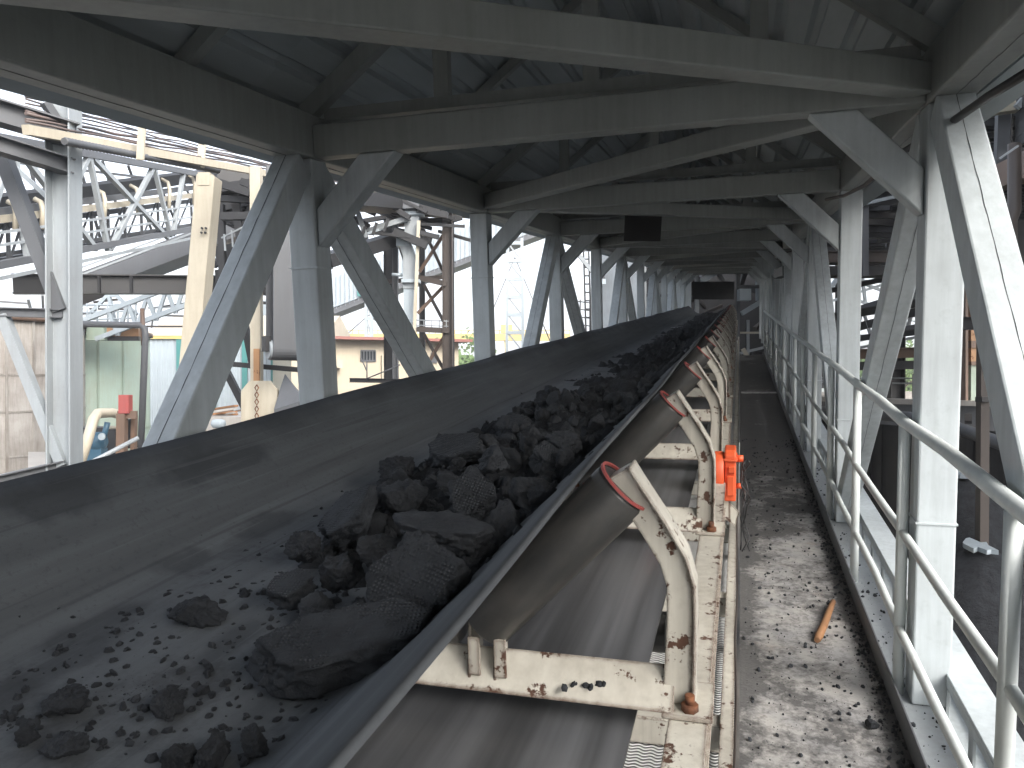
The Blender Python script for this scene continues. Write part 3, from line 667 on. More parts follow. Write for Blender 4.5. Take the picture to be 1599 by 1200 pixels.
def crumbs(name, spots, mat, label, frame=GM, seg=1):
    m = MB(); rnd = random.Random(len(spots))
    ico = bmesh.new(); bmesh.ops.create_icosphere(ico, subdivisions=1, radius=1); iv = [v.co.copy() for v in ico.verts]; fi = [tuple(v.index for v in f.verts) for f in ico.faces]; ico.free()
    for (p, r_) in spots:
        e = Euler((rnd.uniform(0, 6), rnd.uniform(0, 6), rnd.uniform(0, 6))).to_matrix(); sc_ = Vector((rnd.uniform(.6, 1.4), rnd.uniform(.6, 1.2), rnd.uniform(.5, .9)))
        m.add([Vector(p) + e @ Vector((v.x * sc_.x, v.y * sc_.y, v.z * sc_.z)) * r_ * rnd.uniform(.75, 1.2) for v in iv], fi)
    o = m.build(name, mat, frame=frame, base=(0, 0, 0)); o['kind'] = 'stuff'; tag(o, label, 'crumbs'); return o
rn = random.Random(5); sp = []
for i in range(3400):
    y_ = .9 + abs(rn.gauss(0, 1.0)) if i < 2700 else rn.uniform(2, 9)
    x_ = rn.uniform(-1.34, -.66) if rn.random() < .85 else -1.02 + rn.gauss(0, .3)
    r_ = .0018 + .0105 * rn.random() ** 4.0
    if -1.65 < x_ < -.38: sp.append(((x_, y_, belt_z(x_) + max(0, bed_h(x_, y_)) + r_ * .35), r_))
for i in range(1500):                # chips and dust round and between the lumps
    y_ = 1.45 + 3.2 * rn.random() ** 1.1; x_ = -.86 + rn.gauss(0, .20)
    if -1.3 < x_ < -.45: r_ = .004 + .017 * rn.random() ** 2.2; sp.append(((x_, y_, belt_z(x_) + max(0, bed_h(x_, y_)) + r_ * .3), r_))
for i in range(4500):
    y_ = 1.0 + 1.6 * rn.random(); x_ = -1.02 + rn.gauss(0, .16); r_ = .0008 + .0016 * rn.random()
    if -1.38 < x_ < -.5: sp.append(((x_, y_, belt_z(x_) + max(0, bed_h(x_, y_)) + r_ * .3), r_))
crumbs('belt_crumbs', sp, 'coal_cake', 'small black crumbs scattered over the belt')
sp = []
for i in range(3800):
    y_ = 1.8 + 7 * rn.random() ** 1.5; u = rn.random()
    x_ = .562 - abs(rn.gauss(0, .030)) if u < .5 else (rn.uniform(.58, .70) if u < .6 else rn.uniform(.02, .55))
    r_ = .0016 + .011 * rn.random() ** 4; zz = -1.558 if x_ > .575 else -1.60
    if .565 < x_ < .576: continue
    sp.append(((x_, y_, zz + r_ * .4), r_))
for i in range(60): r_ = .004 + .010 * rn.random(); q = (-.33 + rn.gauss(0, .035), 1.695 + rn.gauss(0, .012), -.893); sp.append((q, r_)) if i < 16 else None
crumbs('walkway_crumbs', sp, 'coal_cake', 'black grit trodden over the walkway and piled along its toe plate')
for (x_, y_, s_, lb) in ((.50, 2.36, .03, 'walnut sized coal piece near the toe plate at the bottom of the walkway'), (.47, 2.95, .025, 'small coal piece by the toe plate past the wooden stick')):
    o = lump(pool[1], 0, 0, 0, (20, 10, 50), 'coal_cake', lb, None, Vector((x_, y_, -1.585))); o.scale = (s_ / .05,) * 3
# wooden stick on the walkway
a = onbelt(1276, 1000, -1.585); b = onbelt(1301, 940, -1.585)
tag(MB().tube([a, a.lerp(b, .1), a.lerp(b, .35) + Vector((.004, 0, .004)), a.lerp(b, .7), b], [.013, .019, .018, .016, .014], 10).build('wooden_stick', 'wood', frame=GM), 'short brown wooden stick lying across the dusty walkway', 'stick')
# hanging black sheet and rubber curtain
hs_ = thing('hanging_sheet', 'square black sheet hung by wires under a tie beam over the belt', 'sheet', (-.73, 6.7, .40), GM)
a = [GI @ P(px, py, 6.6) for px, py in ((976, 333), (1034, 329), (1031, 377), (974, 377))]
MB().ext(a, (0, .02, 0)).build('panel', 'black_rubber', hs_)
m = MB(); m.tube([a[0], a[0] + Vector((.03, 0, .12))], .004, 5); m.tube([a[1], a[1] + Vector((-.02, 0, .12))], .004, 5); m.build('wire', 'cable', hs_)
c0 = [GI @ P(px, py, 25.0) for px, py in ((1080, 440), (1147, 440), (1146, 468), (1081, 468))]
tag(MB().ext(c0, (0, .03, 0)).build('rubber_curtain', 'black_rubber', frame=GM), 'wide black rubber curtain hung across the far end of the belt', 'curtain')

#BACKGROUND
struct(MB().add([(-900, -900, 0), (900, -900, 0), (900, 900, 0), (-900, 900, 0)], [(0, 1, 2, 3)]).build('ground', 'ground_dirt', base=(0, 0, 0)))
cy = MB(); cv = []
for j in range(60):
    for i in range(30):
        x_ = 1.2 + i * .5; y_ = -3 + j * .6
        cv.append((x_, y_, .02 + max(0, fr((x_ * .35, y_ * .35, 0), 1.0) * 1.1 + .25 * math.exp(-((x_ - 3) / 2.5) ** 2)) * min(1, i / 3, (29 - i) / 3, j / 3, (59 - j) / 3)))
cy.add(cv, [(j * 30 + i, j * 30 + i + 1, (j + 1) * 30 + i + 1, (j + 1) * 30 + i) for j in range(59) for i in range(29)], True)
struct(cy.build('coal_yard', 'coal_fines', base=(0, 0, 0)))
hl = MB(); hv = []
for i in range(161):
    an = R(-75 + i * 150 / 160); r_ = 560
    for k, (rr, f_) in enumerate(((430, 0), (500, .55), (560, 1), (700, .5))):
        h_ = 26 + 16 * noise.fractal(Vector((an * 5, .3, 0)), 1, 2, 4) + 9 * math.sin(an * 7 + 1)
        hv.append((math.sin(an) * rr, math.cos(an) * rr, -1 + h_ * f_ + noise.noise(Vector((an * 30, k, 0))) * 1.5))
hl.add(hv, [(i * 4 + k, i * 4 + k + 1, (i + 1) * 4 + k + 1, (i + 1) * 4 + k) for i in range(160) for k in range(3)], True)
struct(hl.build('hills', 'hill_green', base=(0, 0, 0)))

def U(mb, a, b, d, wpx, hpx=None, kind='bar', up=None):       # member between two surveyed points (px, py[, d])
    p = P(a[0], a[1], a[2] if len(a) > 2 else d); q = P(b[0], b[1], b[2] if len(b) > 2 else d)
    wd = wpx * d / FPX; ht = (hpx or wpx) * d / FPX
    u_ = Vector((0, 0, 1)) if up is None else up
    if abs((q - p).normalized().z) > .9 and up is None: u_ = FW
    if kind == 'bar': mb.bar(p, q, wd, ht, u_)
    elif kind == 'h': mb.hbeam(p, q, wd, ht, max(.008, min(wd, ht) * .09), u_)
    elif kind == 't': mb.tube([p, q], wd / 2, 8)
    return mb
def S(name, label, cat, base, group=None): return thing(name, label, cat, P(*base), None, group)
def down(px, py, d, z=0.0): p = P(px, py, d); return Vector((p.x, p.y, z))

# --- neighbouring frame at the far left
t = S('steel_frame', 'pale grey steel column with dark braces standing at the far left', 'steel frame', (99, 740, 5.6))
m = MB(); a = P(99, 140, 5.6); b = down(99, 600, 5.6); m.hbeam(b, a, .175, .175, .012, RT); m.build('column', 'pale_steel', t, bevel=.003)
for i, (a, b, wp, hp, mt) in enumerate((((-90, 150, 5.0), (118, 212, 5.6), 30, 34, 'mid_steel'), ((-90, 200, 5.0), (112, 262, 5.6), 26, 24, 'mid_steel'),
    ((0, 232, 5.6), (97, 486, 5.62), 20, 20, 'mid_steel'), ((-60, 486, 5.5), (98, 490, 5.6), 14, 14, 'mid_steel'), ((4, 492, 5.55), (98, 727, 5.6), 15, 15, 'pale_steel'), ((-60, 764, 5.3), (104, 726, 5.6), 16, 16, 'mid_steel'), ((24, 262, 6.1), (74, 308, 6.1), 7, 7, 'pale_steel'), ((70, 160, 5.5), (96, 200, 5.6), 12, 12, 'mid_steel'))):
    U(MB(), a, b, 5.6, wp, hp, 'h' if i in (0, 1, 3, 5) else 'bar').build('brace', mt, t)
# --- cable tray with cables and a ribbed hose
t = S('cable_tray', 'cream cable tray carrying a bundle of cables and a ribbed hose', 'cable tray', (300, 250, 7))
m = MB(); U(m, (40, 203, 5.0), (600, 305, 12.5), 7, 9, 11); m.build('tray', 'cream', t)
m = MB()
rn = random.Random(4)
for k in range(8):
    dy = 2 + k * 5.2; pts = []
    for q in range(17):
        u_ = q / 16; px = 40 + 560 * u_; d = 1 / ((1 - u_) / 5.0 + u_ / 12.5)
        pts.append(P(px, 202 + 103 * u_ - (8 + dy) * 5.5 / d + rn.uniform(-2.2, 2.2), d + .10 + k * .06))
    m.tube(pts, rn.choice((.007, .009, .012)), 6)
cb = m.build('cables', 'cable', t)
m = MB(); pts = []; rr = []
for q in range(90):
    u_ = q / 89; d = 1 / ((1 - u_) / 5.2 + u_ / 7.6); pts.append(P(100 + 240 * u_, 221 + 46 * u_, d)); rr.append(.030 if q % 2 else .024)
m.tube(pts, rr, 8); m.build('hose', 'mid_steel', t)
for px, y0, y1, d in ((222, 199, 250, 6.1), (316, 224, 262, 7.3)):
    m = MB(); U(m, (px, y0, d - .12), (px - 3, y1, d - .12), d, 11, 4); m.build('strap', 'cream', t)
# --- open lattice conveyor beyond
t = S('lattice_conveyor', 'blue grey open lattice conveyor bridge with hooked idlers against bright sky', 'conveyor bridge', (150, 400, 12))
def dd(px): return 1 / ((1 - px / 340.) / 9.0 + px / 340. / 17.0)
def q3(px, py, o=0): return (px, py, dd(px) + o)
for a, b, wp, mt in (((-60, 205), (330, 276), 10, 'mid_steel'), ((-60, 425), (330, 352), 9, 'mid_steel'), ((-60, 448), (330, 366), 4, 'pale_steel')):
    for o in (0, 1.8): U(MB(), q3(*a, o), q3(*b, o), 12, wp).build('chord', mt, t)
for a, b in (((139, 243), (169, 392)), ((240, 258), (267, 370)), ((145, 247), (262, 372)), ((287, 268), (270, 368)), ((20, 225), (44, 405)), ((137, 246), (68, 396)), ((24, 228), (150, 390)), ((22, 226), (-40, 410)), ((240, 260), (172, 390))):
    for o in (0, 1.8): U(MB(), q3(*a, o), q3(*b, o), 12, 7 if o == 0 else 5).build('lacing', 'pale_steel' if o == 0 else 'mid_steel', t)
m = MB(); U(m, q3(-60, 326, .9), q3(330, 272, .9), 12, 40, 20); m.build('belt', 'black_rubber', t)
m = MB(); U(m, q3(-60, 350, .4), q3(330, 302, .4), 12, 6, 9); m.build('stringer', 'cream', t)
for k in range(14):
    px = -40 + k * 26; U(MB(), q3(px, 352 - (px + 60) * .123, .9), q3(px + 2, 430 - (px + 60) * .19, .9), 12, 4).build('hanger', 'mid_steel', t)
    U(MB(), q3(px, 430 - (px + 60) * .19, .9), q3(px + 26, 350 - (px + 86) * .123, .9), 12, 2.5).build('hanger', 'mid_steel', t)
for y0, y1, o, w_ in ((338, 290, .5, 9), (362, 310, 1.2, 8), (408, 346, 1.0, 5), (418, 350, 1.9, 9), (244, 290, 1.2, 4)): U(MB(), q3(-60, y0, o), q3(330, y1, o), 12, w_).build('rail', 'mid_steel', t)
for k in range(9):
    px = -40 + k * 40; U(MB(), q3(px, 212 + (px + 60) * .18, 2.4), q3(px + 40, 426 - (px + 100) * .19, 2.4), 12, 4).build('lacing', 'mid_steel', t)
for a, b in (((-60, 372), (330, 318)), ((-60, 392), (330, 335))): U(MB(), q3(*a), q3(*b), 12, 3).build('rail', 'pale_steel', t)
for px, py in ((20, 322), (62, 318), (110, 312), (159, 304), (211, 297), (260, 287), (299, 280)):
    m = MB(); d = dd(px) + .3; m.tube([P(px + 4, py + 40, d), P(px + 5, py + 10, d), P(px + 2, py - 2, d), P(px - 8, py - 7, d)], .035, 6); m.build('idler_hook', 'cream', t)
# --- lower far bridge and truss pieces
t = S('dark_girder', 'dark grey horizontal girder behind the cream leaning column', 'girder', (200, 460, 11))
U(MB(), (20, 444, 10.6), (430, 446, 12), 11, 20, 30, 'h').build('beam', 'dark_steel', t)
m = MB()
for px in (155, 205): U(m, (px, 431, 10.7), (px, 458, 10.7), 11, 4, 4)
m.build('stiffener', 'dark_steel', t)
t = S('lower_conveyor_bridge', 'dark enclosed conveyor bridge rising behind the dark girder', 'conveyor bridge', (250, 420, 19))
m = MB(); U(m, (100, 462, 20), (430, 338, 20), 19, 60, 34); m.build('casing', 'mid_steel', t)
m = MB(); U(m, (100, 440, 18.9), (430, 316, 18.9), 19, 3); U(m, (100, 428, 18.9), (430, 306, 18.9), 19, 2); m.build('rail', 'pale_steel', t)
t = S('white_lattice_bridge', 'white lattice bridge seen low between green tank and cream column', 'lattice bridge', (250, 500, 18))
m = MB()
for a, b in (((118, 505), (330, 425)), ((150, 530), (330, 462))): U(MB(), a, b, 18, 7).build('chord', 'white_clad', t)
for i in range(6):
    px = 170 + i * 30; y0 = 486 - i * 11.5; y1 = 524 - i * 11.5
    U(MB(), (px, y0), (px + 14, y1), 18, 5).build('lacing', 'white_clad', t); U(MB(), (px + 14, y1), (px + 30, y0 - 11), 18, 5).build('lacing', 'white_clad', t)
t = S('pipe_rack', 'tangle of thin grey pipes and struts behind the white lattice bridge', 'pipe rack', (240, 470, 21))
rn = random.Random(14)
for k in range(40):
    px = rn.uniform(-20, 330); py = rn.uniform(455, 512); a_ = rn.choice((0, 0, 1))
    U(MB(), (px, py, 21), (px + (rn.uniform(30, 90) if not a_ else rn.uniform(-8, 8)), py + (rn.uniform(-14, 4) if not a_ else rn.uniform(20, 40)), 21.5), 21, rn.uniform(1.8, 4.5)).build('pipe' if not a_ else 'strut', rn.choice(('mid_steel', 'dark_steel', 'pale_steel', 'dark_brown')), t)
t = S('tank_top_railing', 'white pipe railing with peaked frame on top of the green tank', 'railing', (160, 505, 18))
for y_ in (478, 489, 500): U(MB(), (118, y_), (214, y_ - 3), 18, 2.5, kind='t').build('rail', 'white_clad', t)
for px in (122, 136, 152, 168, 184, 200, 212): U(MB(), (px, 474), (px, 508), 18, 2.5, kind='t').build('post', 'white_clad', t)
for a, b in (((136, 495), (168, 462)), ((168, 462), (182, 462)), ((182, 462), (214, 492)), ((170, 462), (180, 506))): U(MB(), a, b, 18.3, 5).build('frame', 'white_clad', t)
# --- cream leaning column
t = S('leaning_column', 'thick cream steel column leaning slightly with four bolts', 'column', (290, 760, 8.5))
a = P(327, 278, 8.5); b = P(270, 905, 8.5); MB().bar(b, a, .225, .20, RT).build('shaft', 'cream', t, bevel=.006)
m = MB(); U(m, (322, 272, 8.45), (322, 292, 8.45), 8.5, 18, 20); m.build('cap', 'cream', t)
for px, py in ((316, 357), (322, 357), (315, 364), (321, 364)):
    c = P(px, py, 8.37); MB().cyl(c, c - FW * .02, .012, 8).build('bolt', 'dark_steel', t)
t = S('drive_house', 'dark cluttered drive machinery under the cable tray behind cream posts', 'drive machinery', (400, 400, 10.5))
rn = random.Random(55); m = MB()
for k in range(34):
    a = (rn.uniform(335, 450), rn.uniform(268, 345)); U(m, a, (a[0] + rn.uniform(25, 75), a[1] + rn.uniform(-10, 25)), 10.5 + rn.uniform(-.6, .8), rn.uniform(6, 14))
U(m, (338, 285, 11), (480, 312, 11.5), 11, 50, 34); U(m, (338, 318, 11.2), (400, 330, 11.2), 11, 30, 40); m.build('frame', 'dark_steel', t)
m = MB()
for k in range(26):
    a = (rn.uniform(338, 400), rn.uniform(365, 480)); U(m, a, (a[0] + rn.uniform(-15, 40), a[1] + rn.uniform(-30, 30)), 10.8 + rn.uniform(-.5, .5), rn.uniform(4, 10))
U(m, (340, 400, 11), (420, 385, 11), 11, 20, 26); U(m, (340, 438, 11), (430, 432, 11), 11, 20, 30); m.build('hopper_frame', 'dark_steel', t)
for a, b, w_ in (((366, 300), (380, 400), 12), ((392, 320), (362, 420), 8), ((345, 320), (349, 470), 10), ((380, 400), (368, 480), 10)): U(MB(), a, b, 10.6, w_).build('strut', 'dark_steel', t)
for a, b in (((346, 372), (386, 352)), ((350, 366), (352, 392)), ((362, 360), (364, 386))): U(MB(), a, b, 10.3, 2.5).build('rail', 'pale_steel', t)
# --- gravity take-up
t = S('take_up_tower', 'cream take-up guide post with octagonal weight plate and chain', 'take-up', (400, 740, 7.6))
MB().bar(down(402, 600, 7.6), P(400, 262, 7.6), .095, .10, RT).build('guide_post', 'cream', t, bevel=.004)
pl = [P(px, py, 7.5) for px, py in ((376, 760), (376, 611), (389, 595), (422, 595), (433, 609), (433, 760))]
MB().ext(pl, FW * .05).build('weight_plate', 'cream', t, bevel=.004)
m = MB()
for i in range(5): c = P(401, 606 + i * 11, 7.44); m.tube([c + UP * .03, c + RT * .018, c - UP * .03, c - RT * .018, c + UP * .03], .006, 5, False)
m.build('chain', 'rust', t)
m = MB(); U(m, (401, 545, 7.53), (401, 600, 7.53), 7.6, 9, 4); m.build('rust_plate', 'rust_orange', t)
U(MB(), (338, 567), (470, 578), 7.8, 8).build('cross_arm', 'dark_steel', t)
for a, b, mt in (((350, 577), (296, 700), 'pale_steel'), ((352, 577), (384, 640), 'dark_steel'), ((378, 485), (396, 575), 'dark_steel')): U(MB(), a, b, 8.0, 10).build('strut', mt, t)
t = S('take_up_belt', 'hanging grey belt loop around a take-up pulley beside cream post', 'belt loop', (440, 560, 7.4))
ax = (RT * .80 + FW * .6).normalized(); bx = (RT * .6 - FW * .80).normalized()
c = P(421, 546, 7.2); top = P(421, 255, 7.2); rad = .10; W_ = .30
def loopx(t_, r_): return c + bx * (math.cos(t_) * r_) + Vector((0, 0, math.sin(t_) * r_))
ol = [top + bx * -rad] + [loopx(math.pi + math.pi * k / 12, rad) for k in range(13)] + [top + bx * rad]
il = [top + bx * -(rad - .012)] + [loopx(math.pi + math.pi * k / 12, rad - .012) for k in range(13)] + [top + bx * (rad - .012)]
m = MB()
for i in range(14): m.ext([ol[i], ol[i + 1], il[i + 1], il[i]], ax * W_)
m.build('belt', 'mid_steel', t)
MB().cyl(c + ax * -.02, c + ax * (W_ + .02), rad - .014, 20).build('pulley', 'pale_steel', t)
m = MB(); m.bar(c + ax * -.03 - Vector((0, 0, .02)), c + ax * -.03 + Vector((0, 0, .12)), .10, .05, ax); m.build('bearing', 'dark_steel', t)
t = S('dark_hood', 'dark grey pyramid hood below the take-up pulley', 'hood', (448, 640, 7.6))
b4 = [P(428, 640, 7.3), P(474, 625, 7.3), P(474, 620, 8.0), P(428, 634, 8.0)]; ap = P(445, 584, 7.6)
m = MB(); m.add(b4 + [ap], [(0, 1, 4), (1, 2, 4), (2, 3, 4), (3, 0, 4), (3, 2, 1, 0)]); m.build('hood', 'mid_steel', t)
m = MB(); m.ext(b4, Vector((0, 0, -1.2))); m.build('body', 'mid_steel', t)
# --- tanks
def tank(name, label, px, d, r_, ztop, mat, rings, vert):
    c = down(px, 600, d); t = thing(name, label, 'tank', c)
    MB().tube([c, c + Vector((0, 0, ztop))], r_, 64).build('shell', mat, t)
    m = MB()
    for z_ in rings: m.tube([c + Vector((0, 0, z_ - .02)), c + Vector((0, 0, z_ + .02))], r_ + .012, 64, False)
    m.build('seam_band', mat, t)
    m = MB()
    for i, an in enumerate(vert): e = Vector((math.cos(an), math.sin(an), 0)); m.bar(c + e * (r_ + .005), c + e * (r_ + .005) + Vector((0, 0, ztop)), .05, .03, e)
    m.build('stave', mat, t)
    m = MB(); m.tube([c + Vector((0, 0, ztop)), c + Vector((0, 0, ztop + .10))], r_ + .07, 64); m.build('rim', 'rusty', t)
    return t, c
tank('concrete_tank', 'cream grey panelled tank behind the far left steel column', -75, 17, 2.55, 6.35, 'tank_grey', (3.6, 4.5, 5.25), [-1.57 + k * .21 for k in range(8)])
t, c = tank('green_tank', 'pale green round tank with rusty top edge', 118, 20, 1.74, 6.25, 'tank_green', (3.9,), [-1.9 + k * .35 for k in range(6)])
m = MB(); U(m, (140, 521, 18.1), (168, 521, 18.1), 18, 20, 22); m.build('box', 'tank_green', t)
m = MB(); U(m, (168, 519, 18.2), (218, 519, 18.4), 18, 20, 14); m.build('fascia', 'rust_orange', t)
m = MB(); U(m, (168, 529, 18.2), (218, 529, 18.4), 18, 16, 7); m.build('slot', 'dark_steel', t)
t = S('drain_pipe', 'grey purple pipe with elbow running down beside the green tank', 'pipe', (222, 700, 17))
m = MB(); m.tube([P(118, 506, 16.5), P(205, 508, 17), P(220, 508, 17), P(226, 514, 17), P(227, 525, 17), P(219, 720, 17)], .07, 10); m.build('pipe', 'mid_steel', t)
m = MB(); U(m, (222, 482, 17), (224, 540, 17), 17, 7, 7, 't'); m.build('stub', 'rusty', t)
# --- striped shed
d = 27
x0, x1 = 222, 505
t = S('striped_shed', 'pale blue metal shed with teal vertical stripes', 'shed', (350, 830, d))
a, b = down(x0, 600, d), down(x1, 600, d); h_ = 5.2 + 62 / FPX * d
ln = (b - a); L = ln.length; e = ln.normalized(); nf = Vector((e.y, -e.x, 0))
m = MB(); k = 0; n_ = int(L / .18); pv = []
for i in range(n_ + 1):
    pv += [a + e * (i * .18), a + e * (i * .18 + .09), a + e * (i * .18 + .10) + nf * .025, a + e * (i * .18 + .17) + nf * .025]
m.add(pv + [p + Vector((0, 0, h_)) for p in pv], [(i, i + 1, len(pv) + i + 1, len(pv) + i) for i in range(len(pv) - 1)])
m.ext([a - nf * .05, b - nf * .05, b - nf * 5, a - nf * 5], Vector((0, 0, h_))); m.build('cladding', 'white_clad', t)
for px in (281, 334, 383, 428):
    q = down(px, 600, d); m = MB(); m.box(-.09, .09, -.03, .03, 0, h_ - .05); m.v = [q + e * v.x + nf * (v.y + .05) + Vector((0, 0, v.z)) for v in m.v]; m.build('stripe', 'teal_clad', t)
m = MB(); m.bar(a + Vector((0, 0, h_)) + nf * .06, b + Vector((0, 0, h_)) + nf * .06, .08, .10); m.build('eave_trim', 'yellow_paint', t)
m = MB(); r0 = a - nf * .0 + Vector((0, 0, h_ + .06)); r1 = b + Vector((0, 0, h_ + .06)); m.ext([r0 + nf * .1, r0 - nf * 5.2, r0 - nf * 2.6 + Vector((0, 0, .9))], r1 - r0); m.build('roof', 'cream', t)
# --- equipment near the tanks
t = thing('equipment_platform', 'concrete platform under the pumps and pipes beside the tanks', 'platform', down(180, 600, 11))
m = MB(); q = [down(40, 0, 10), down(330, 0, 10), down(330, 0, 13), down(40, 0, 13)]; m.ext(q, Vector((0, 0, 3.95))); m.build('slab', 'concrete', t)
zp = 3.95
t = S('red_switch_box', 'small red box on a red brown steel frame beside green tank', 'switch box', (196, 720, 11))
m = MB(); U(m, (196, 617), (196, 646), 11, 16, 14); m.build('box', 'red_paint', t, bevel=.005)
U(MB(), (191, 646), (190, 722), 11, 13, 12).build('frame', 'rusty', t); U(MB(), (210, 648), (208, 722), 11.2, 6, 10).build('frame', 'rusty', t); U(MB(), (184, 648), (214, 648), 11, 4, 12).build('frame', 'rusty', t)
m = MB(); U(m, (200, 655), (206, 700), 11.3, 18, 6); m.build('panel', 'dark_steel', t)
t = S('blue_pump', 'dark blue pump with valve beside the leaning cream pipe', 'pump', (155, 722, 11.2))
m = MB(); c_ = P(155, 690, 11.2); m.tube([c_ - RT * .16, c_ - RT * .13, c_ + RT * .05, c_ + RT * .10], [.10, .14, .14, .06], 16); m.build('casing', 'blue_paint', t)
m = MB(); U(m, (160, 690), (168, 660), 11.2, 9, 9, 't'); U(m, (150, 700), (150, 722), 11.2, 26, 20); m.build('neck', 'blue_paint', t)
m = MB(); c_ = P(160, 682, 11.0); m.cyl(c_, c_ - FW * .03, .05, 14); m.build('handwheel', 'white_clad', t)
t = S('slurry_pipe', 'thick cream pipe leaning with a bent top near the blue pump', 'pipe', (125, 735, 10.6))
m = MB(); m.tube([P(118, 745, 10.6), P(136, 690, 10.6), P(146, 655, 10.7), P(152, 646, 10.9), P(175, 645, 11.3), P(188, 648, 11.4)], .068, 12); m.build('pipe', 'cream', t)
m = MB(); U(m, (118, 735, 10.3), (216, 684, 10.8), 10.5, 7, 7, 't'); m.build('branch', 'pale_steel', t)
t = S('motor_block', 'dark machine block standing behind the blue pump', 'motor', (160, 722, 12))
m = MB(); U(m, (125, 690), (190, 690), 12, 40, 46); m.build('block', 'dark_steel', t); m = MB(); U(m, (162, 668, 11.5), (190, 668, 11.5), 12, 5, 16, 't'); m.build('cylinder', 'cream', t)
t = S('scrap_pile', 'pile of weathered boards and a white sack behind the belt edge', 'scrap pile', (350, 665, 10.5))
for i in range(7):
    rn = random.Random(i); m = MB(); U(m, (318 + rn.uniform(0, 10), 655 - i * 2.4, 10.3 + rn.uniform(0, .6)), (376 - rn.uniform(0, 14), 649 - i * 2.2 + rn.uniform(-4, 4), 10.4 + rn.uniform(0, .6)), 10.5, 7, 3); m.build('board', ('wood', 'concrete', 'rusty')[i % 3], t)
m = MB(); U(m, (330, 662, 10), (352, 662, 10), 10, 16, 14); m.build('sack', 'white_clad', t, bevel=.05, seg=3)
m = MB(); m.ext([down(316, 0, 10.2), down(380, 0, 10.2), down(380, 0, 11.2), down(316, 0, 11.2)], Vector((0, 0, 4.68))); m.build('base', 'concrete', t)
# --- small cream house
d = 24
t = S('cream_house', 'small cream rendered house with thin red roof edge and barred window', 'house', (580, 860, d))
a, b = down(455, 600, d), down(716, 600, d + 2.5); e = (b - a).normalized(); nf = Vector((e.y, -e.x, 0)); h_ = 5.2 + 60 / FPX * d
m = MB(); m.ext([a, b, b - nf * 4, a - nf * 4], Vector((0, 0, h_))); m.build('wall', 'house_wall', t)
m = MB(); m.ext([a + nf * .5 - e * .3, b + nf * .5 + e * .3, b - nf * 4.5 + e * .3, a - nf * 4.5 - e * .3], Vector((0, 0, .09))); m.v = [v + Vector((0, 0, h_ + .002)) for v in m.v]; m.build('roof', 'house_roof', t)
def wall_at(px, py):
    o_ = EYE; dr = P(px, py, 1.0) - EYE; k_ = (a - o_).dot(nf) / dr.dot(nf); return o_ + dr * k_
def win(px0, px1, py0, py1):
    p = wall_at(px0, py1); q = wall_at(px1, py1); hh = (wall_at(px0, py0) - p).z
    w_ = MB(); w_.ext([p + nf * .05, q + nf * .05, q - nf * .02, p - nf * .02], Vector((0, 0, .05))); w_.ext([p + nf * .05 + Vector((0, 0, hh)), q + nf * .05 + Vector((0, 0, hh)), q - nf * .02 + Vector((0, 0, hh)), p - nf * .02 + Vector((0, 0, hh))], Vector((0, 0, .05)))
    for k_ in range(6): u_ = k_ / 5; c_ = p.lerp(q, u_); w_.bar(c_ + nf * .04, c_ + nf * .04 + Vector((0, 0, hh)), .03, .03, nf)
    f_ = w_.build('window', 'mid_steel', t); g = MB(); g.ext([p + nf * .015, q + nf * .015, q + nf * .025, p + nf * .025], Vector((0, 0, hh))); g.build('pane', 'glass_dark', f_)
win(563, 586, 549, 565); win(673, 681, 553, 567)
p = wall_at(531, 575); m = MB(); m.ext([p + nf * .35, p + nf * .35 - e * .35, p + nf * .003 - e * .35, p + nf * .003], Vector((0, 0, .25))); m.build('air_conditioner', 'cream', t)
m = MB(); p = wall_at(598, 700); m.bar(p + nf * .06, p + nf * .06 + Vector((0, 0, 3.0)), .12, .08, nf); m.build('downpipe', 'cream', t)
t = S('lamp_arm', 'dark horizontal steel arm with thin upright in front of cream house', 'steel arm', (590, 600, 13))
m = MB(); U(m, (546, 594), (660, 596), 13, 8, 7, 'h'); m.build('beam', 'dark_steel', t)
m = MB(); U(m, (573, 596), (573, 563), 13, 2.2, 2.2, 't'); U(m, (573, 580), (564, 560), 13, 2, 2, 't'); m.build('upright', 'mid_steel', t)
m = MB(); U(m, (572, 592), (625, 570), 13, 2, 2, 't'); m.build('cable', 'mid_steel', t)
# --- dark transfer tower with a chute
t = S('transfer_tower', 'dark steel transfer tower with cross bracing and landings', 'tower', (655, 900, 13.5))
d = 13.5
for px, w_, o, mt in ((608, 16, 1.6, 'dark_steel'), (618, 9, .2, 'mid_steel'), (660, 10, 2.0, 'dark_steel'), (700, 16, 0, 'dark_brown'), (708, 5, 1.8, 'dark_steel')):
    m = MB(); m.hbeam(down(px, 600, d + o), P(px - 1, 318, d + o), w_ * d / FPX, w_ * d / FPX, .015, RT); m.build('column', mt, t)
for a, b, w_, o in (((605, 440), (706, 432), 6, .6), ((646, 432), (697, 444), 8, 0), ((645, 514), (702, 517), 8, 0), ((605, 350), (706, 345), 10, .5)):
    U(MB(), a, b, d + o, w_).build('landing_beam', 'dark_brown', t)
for a, b in (((662, 360), (697, 435)), ((697, 360), (655, 425)), ((662, 445), (698, 512)), ((695, 445), (652, 490)), ((662, 522), (700, 590)), ((697, 520), (655, 590)), ((610, 345), (640, 430))):
    U(MB(), a, b, d + .3, 5).build('cross_brace', 'rusty' if a[0] > 690 else 'dark_brown', t)
m = MB()
for px in (650, 662, 674, 686, 697): U(m, (px, 500, d), (px, 516, d), d, 1.5, kind='t')
U(m, (648, 500, d), (700, 502, d), d, 1.8, kind='t'); U(m, (648, 508, d), (700, 510, d), d, 1.5, kind='t'); m.build('landing_rail', 'pale_steel', t)
m = MB(); rn = random.Random(9)
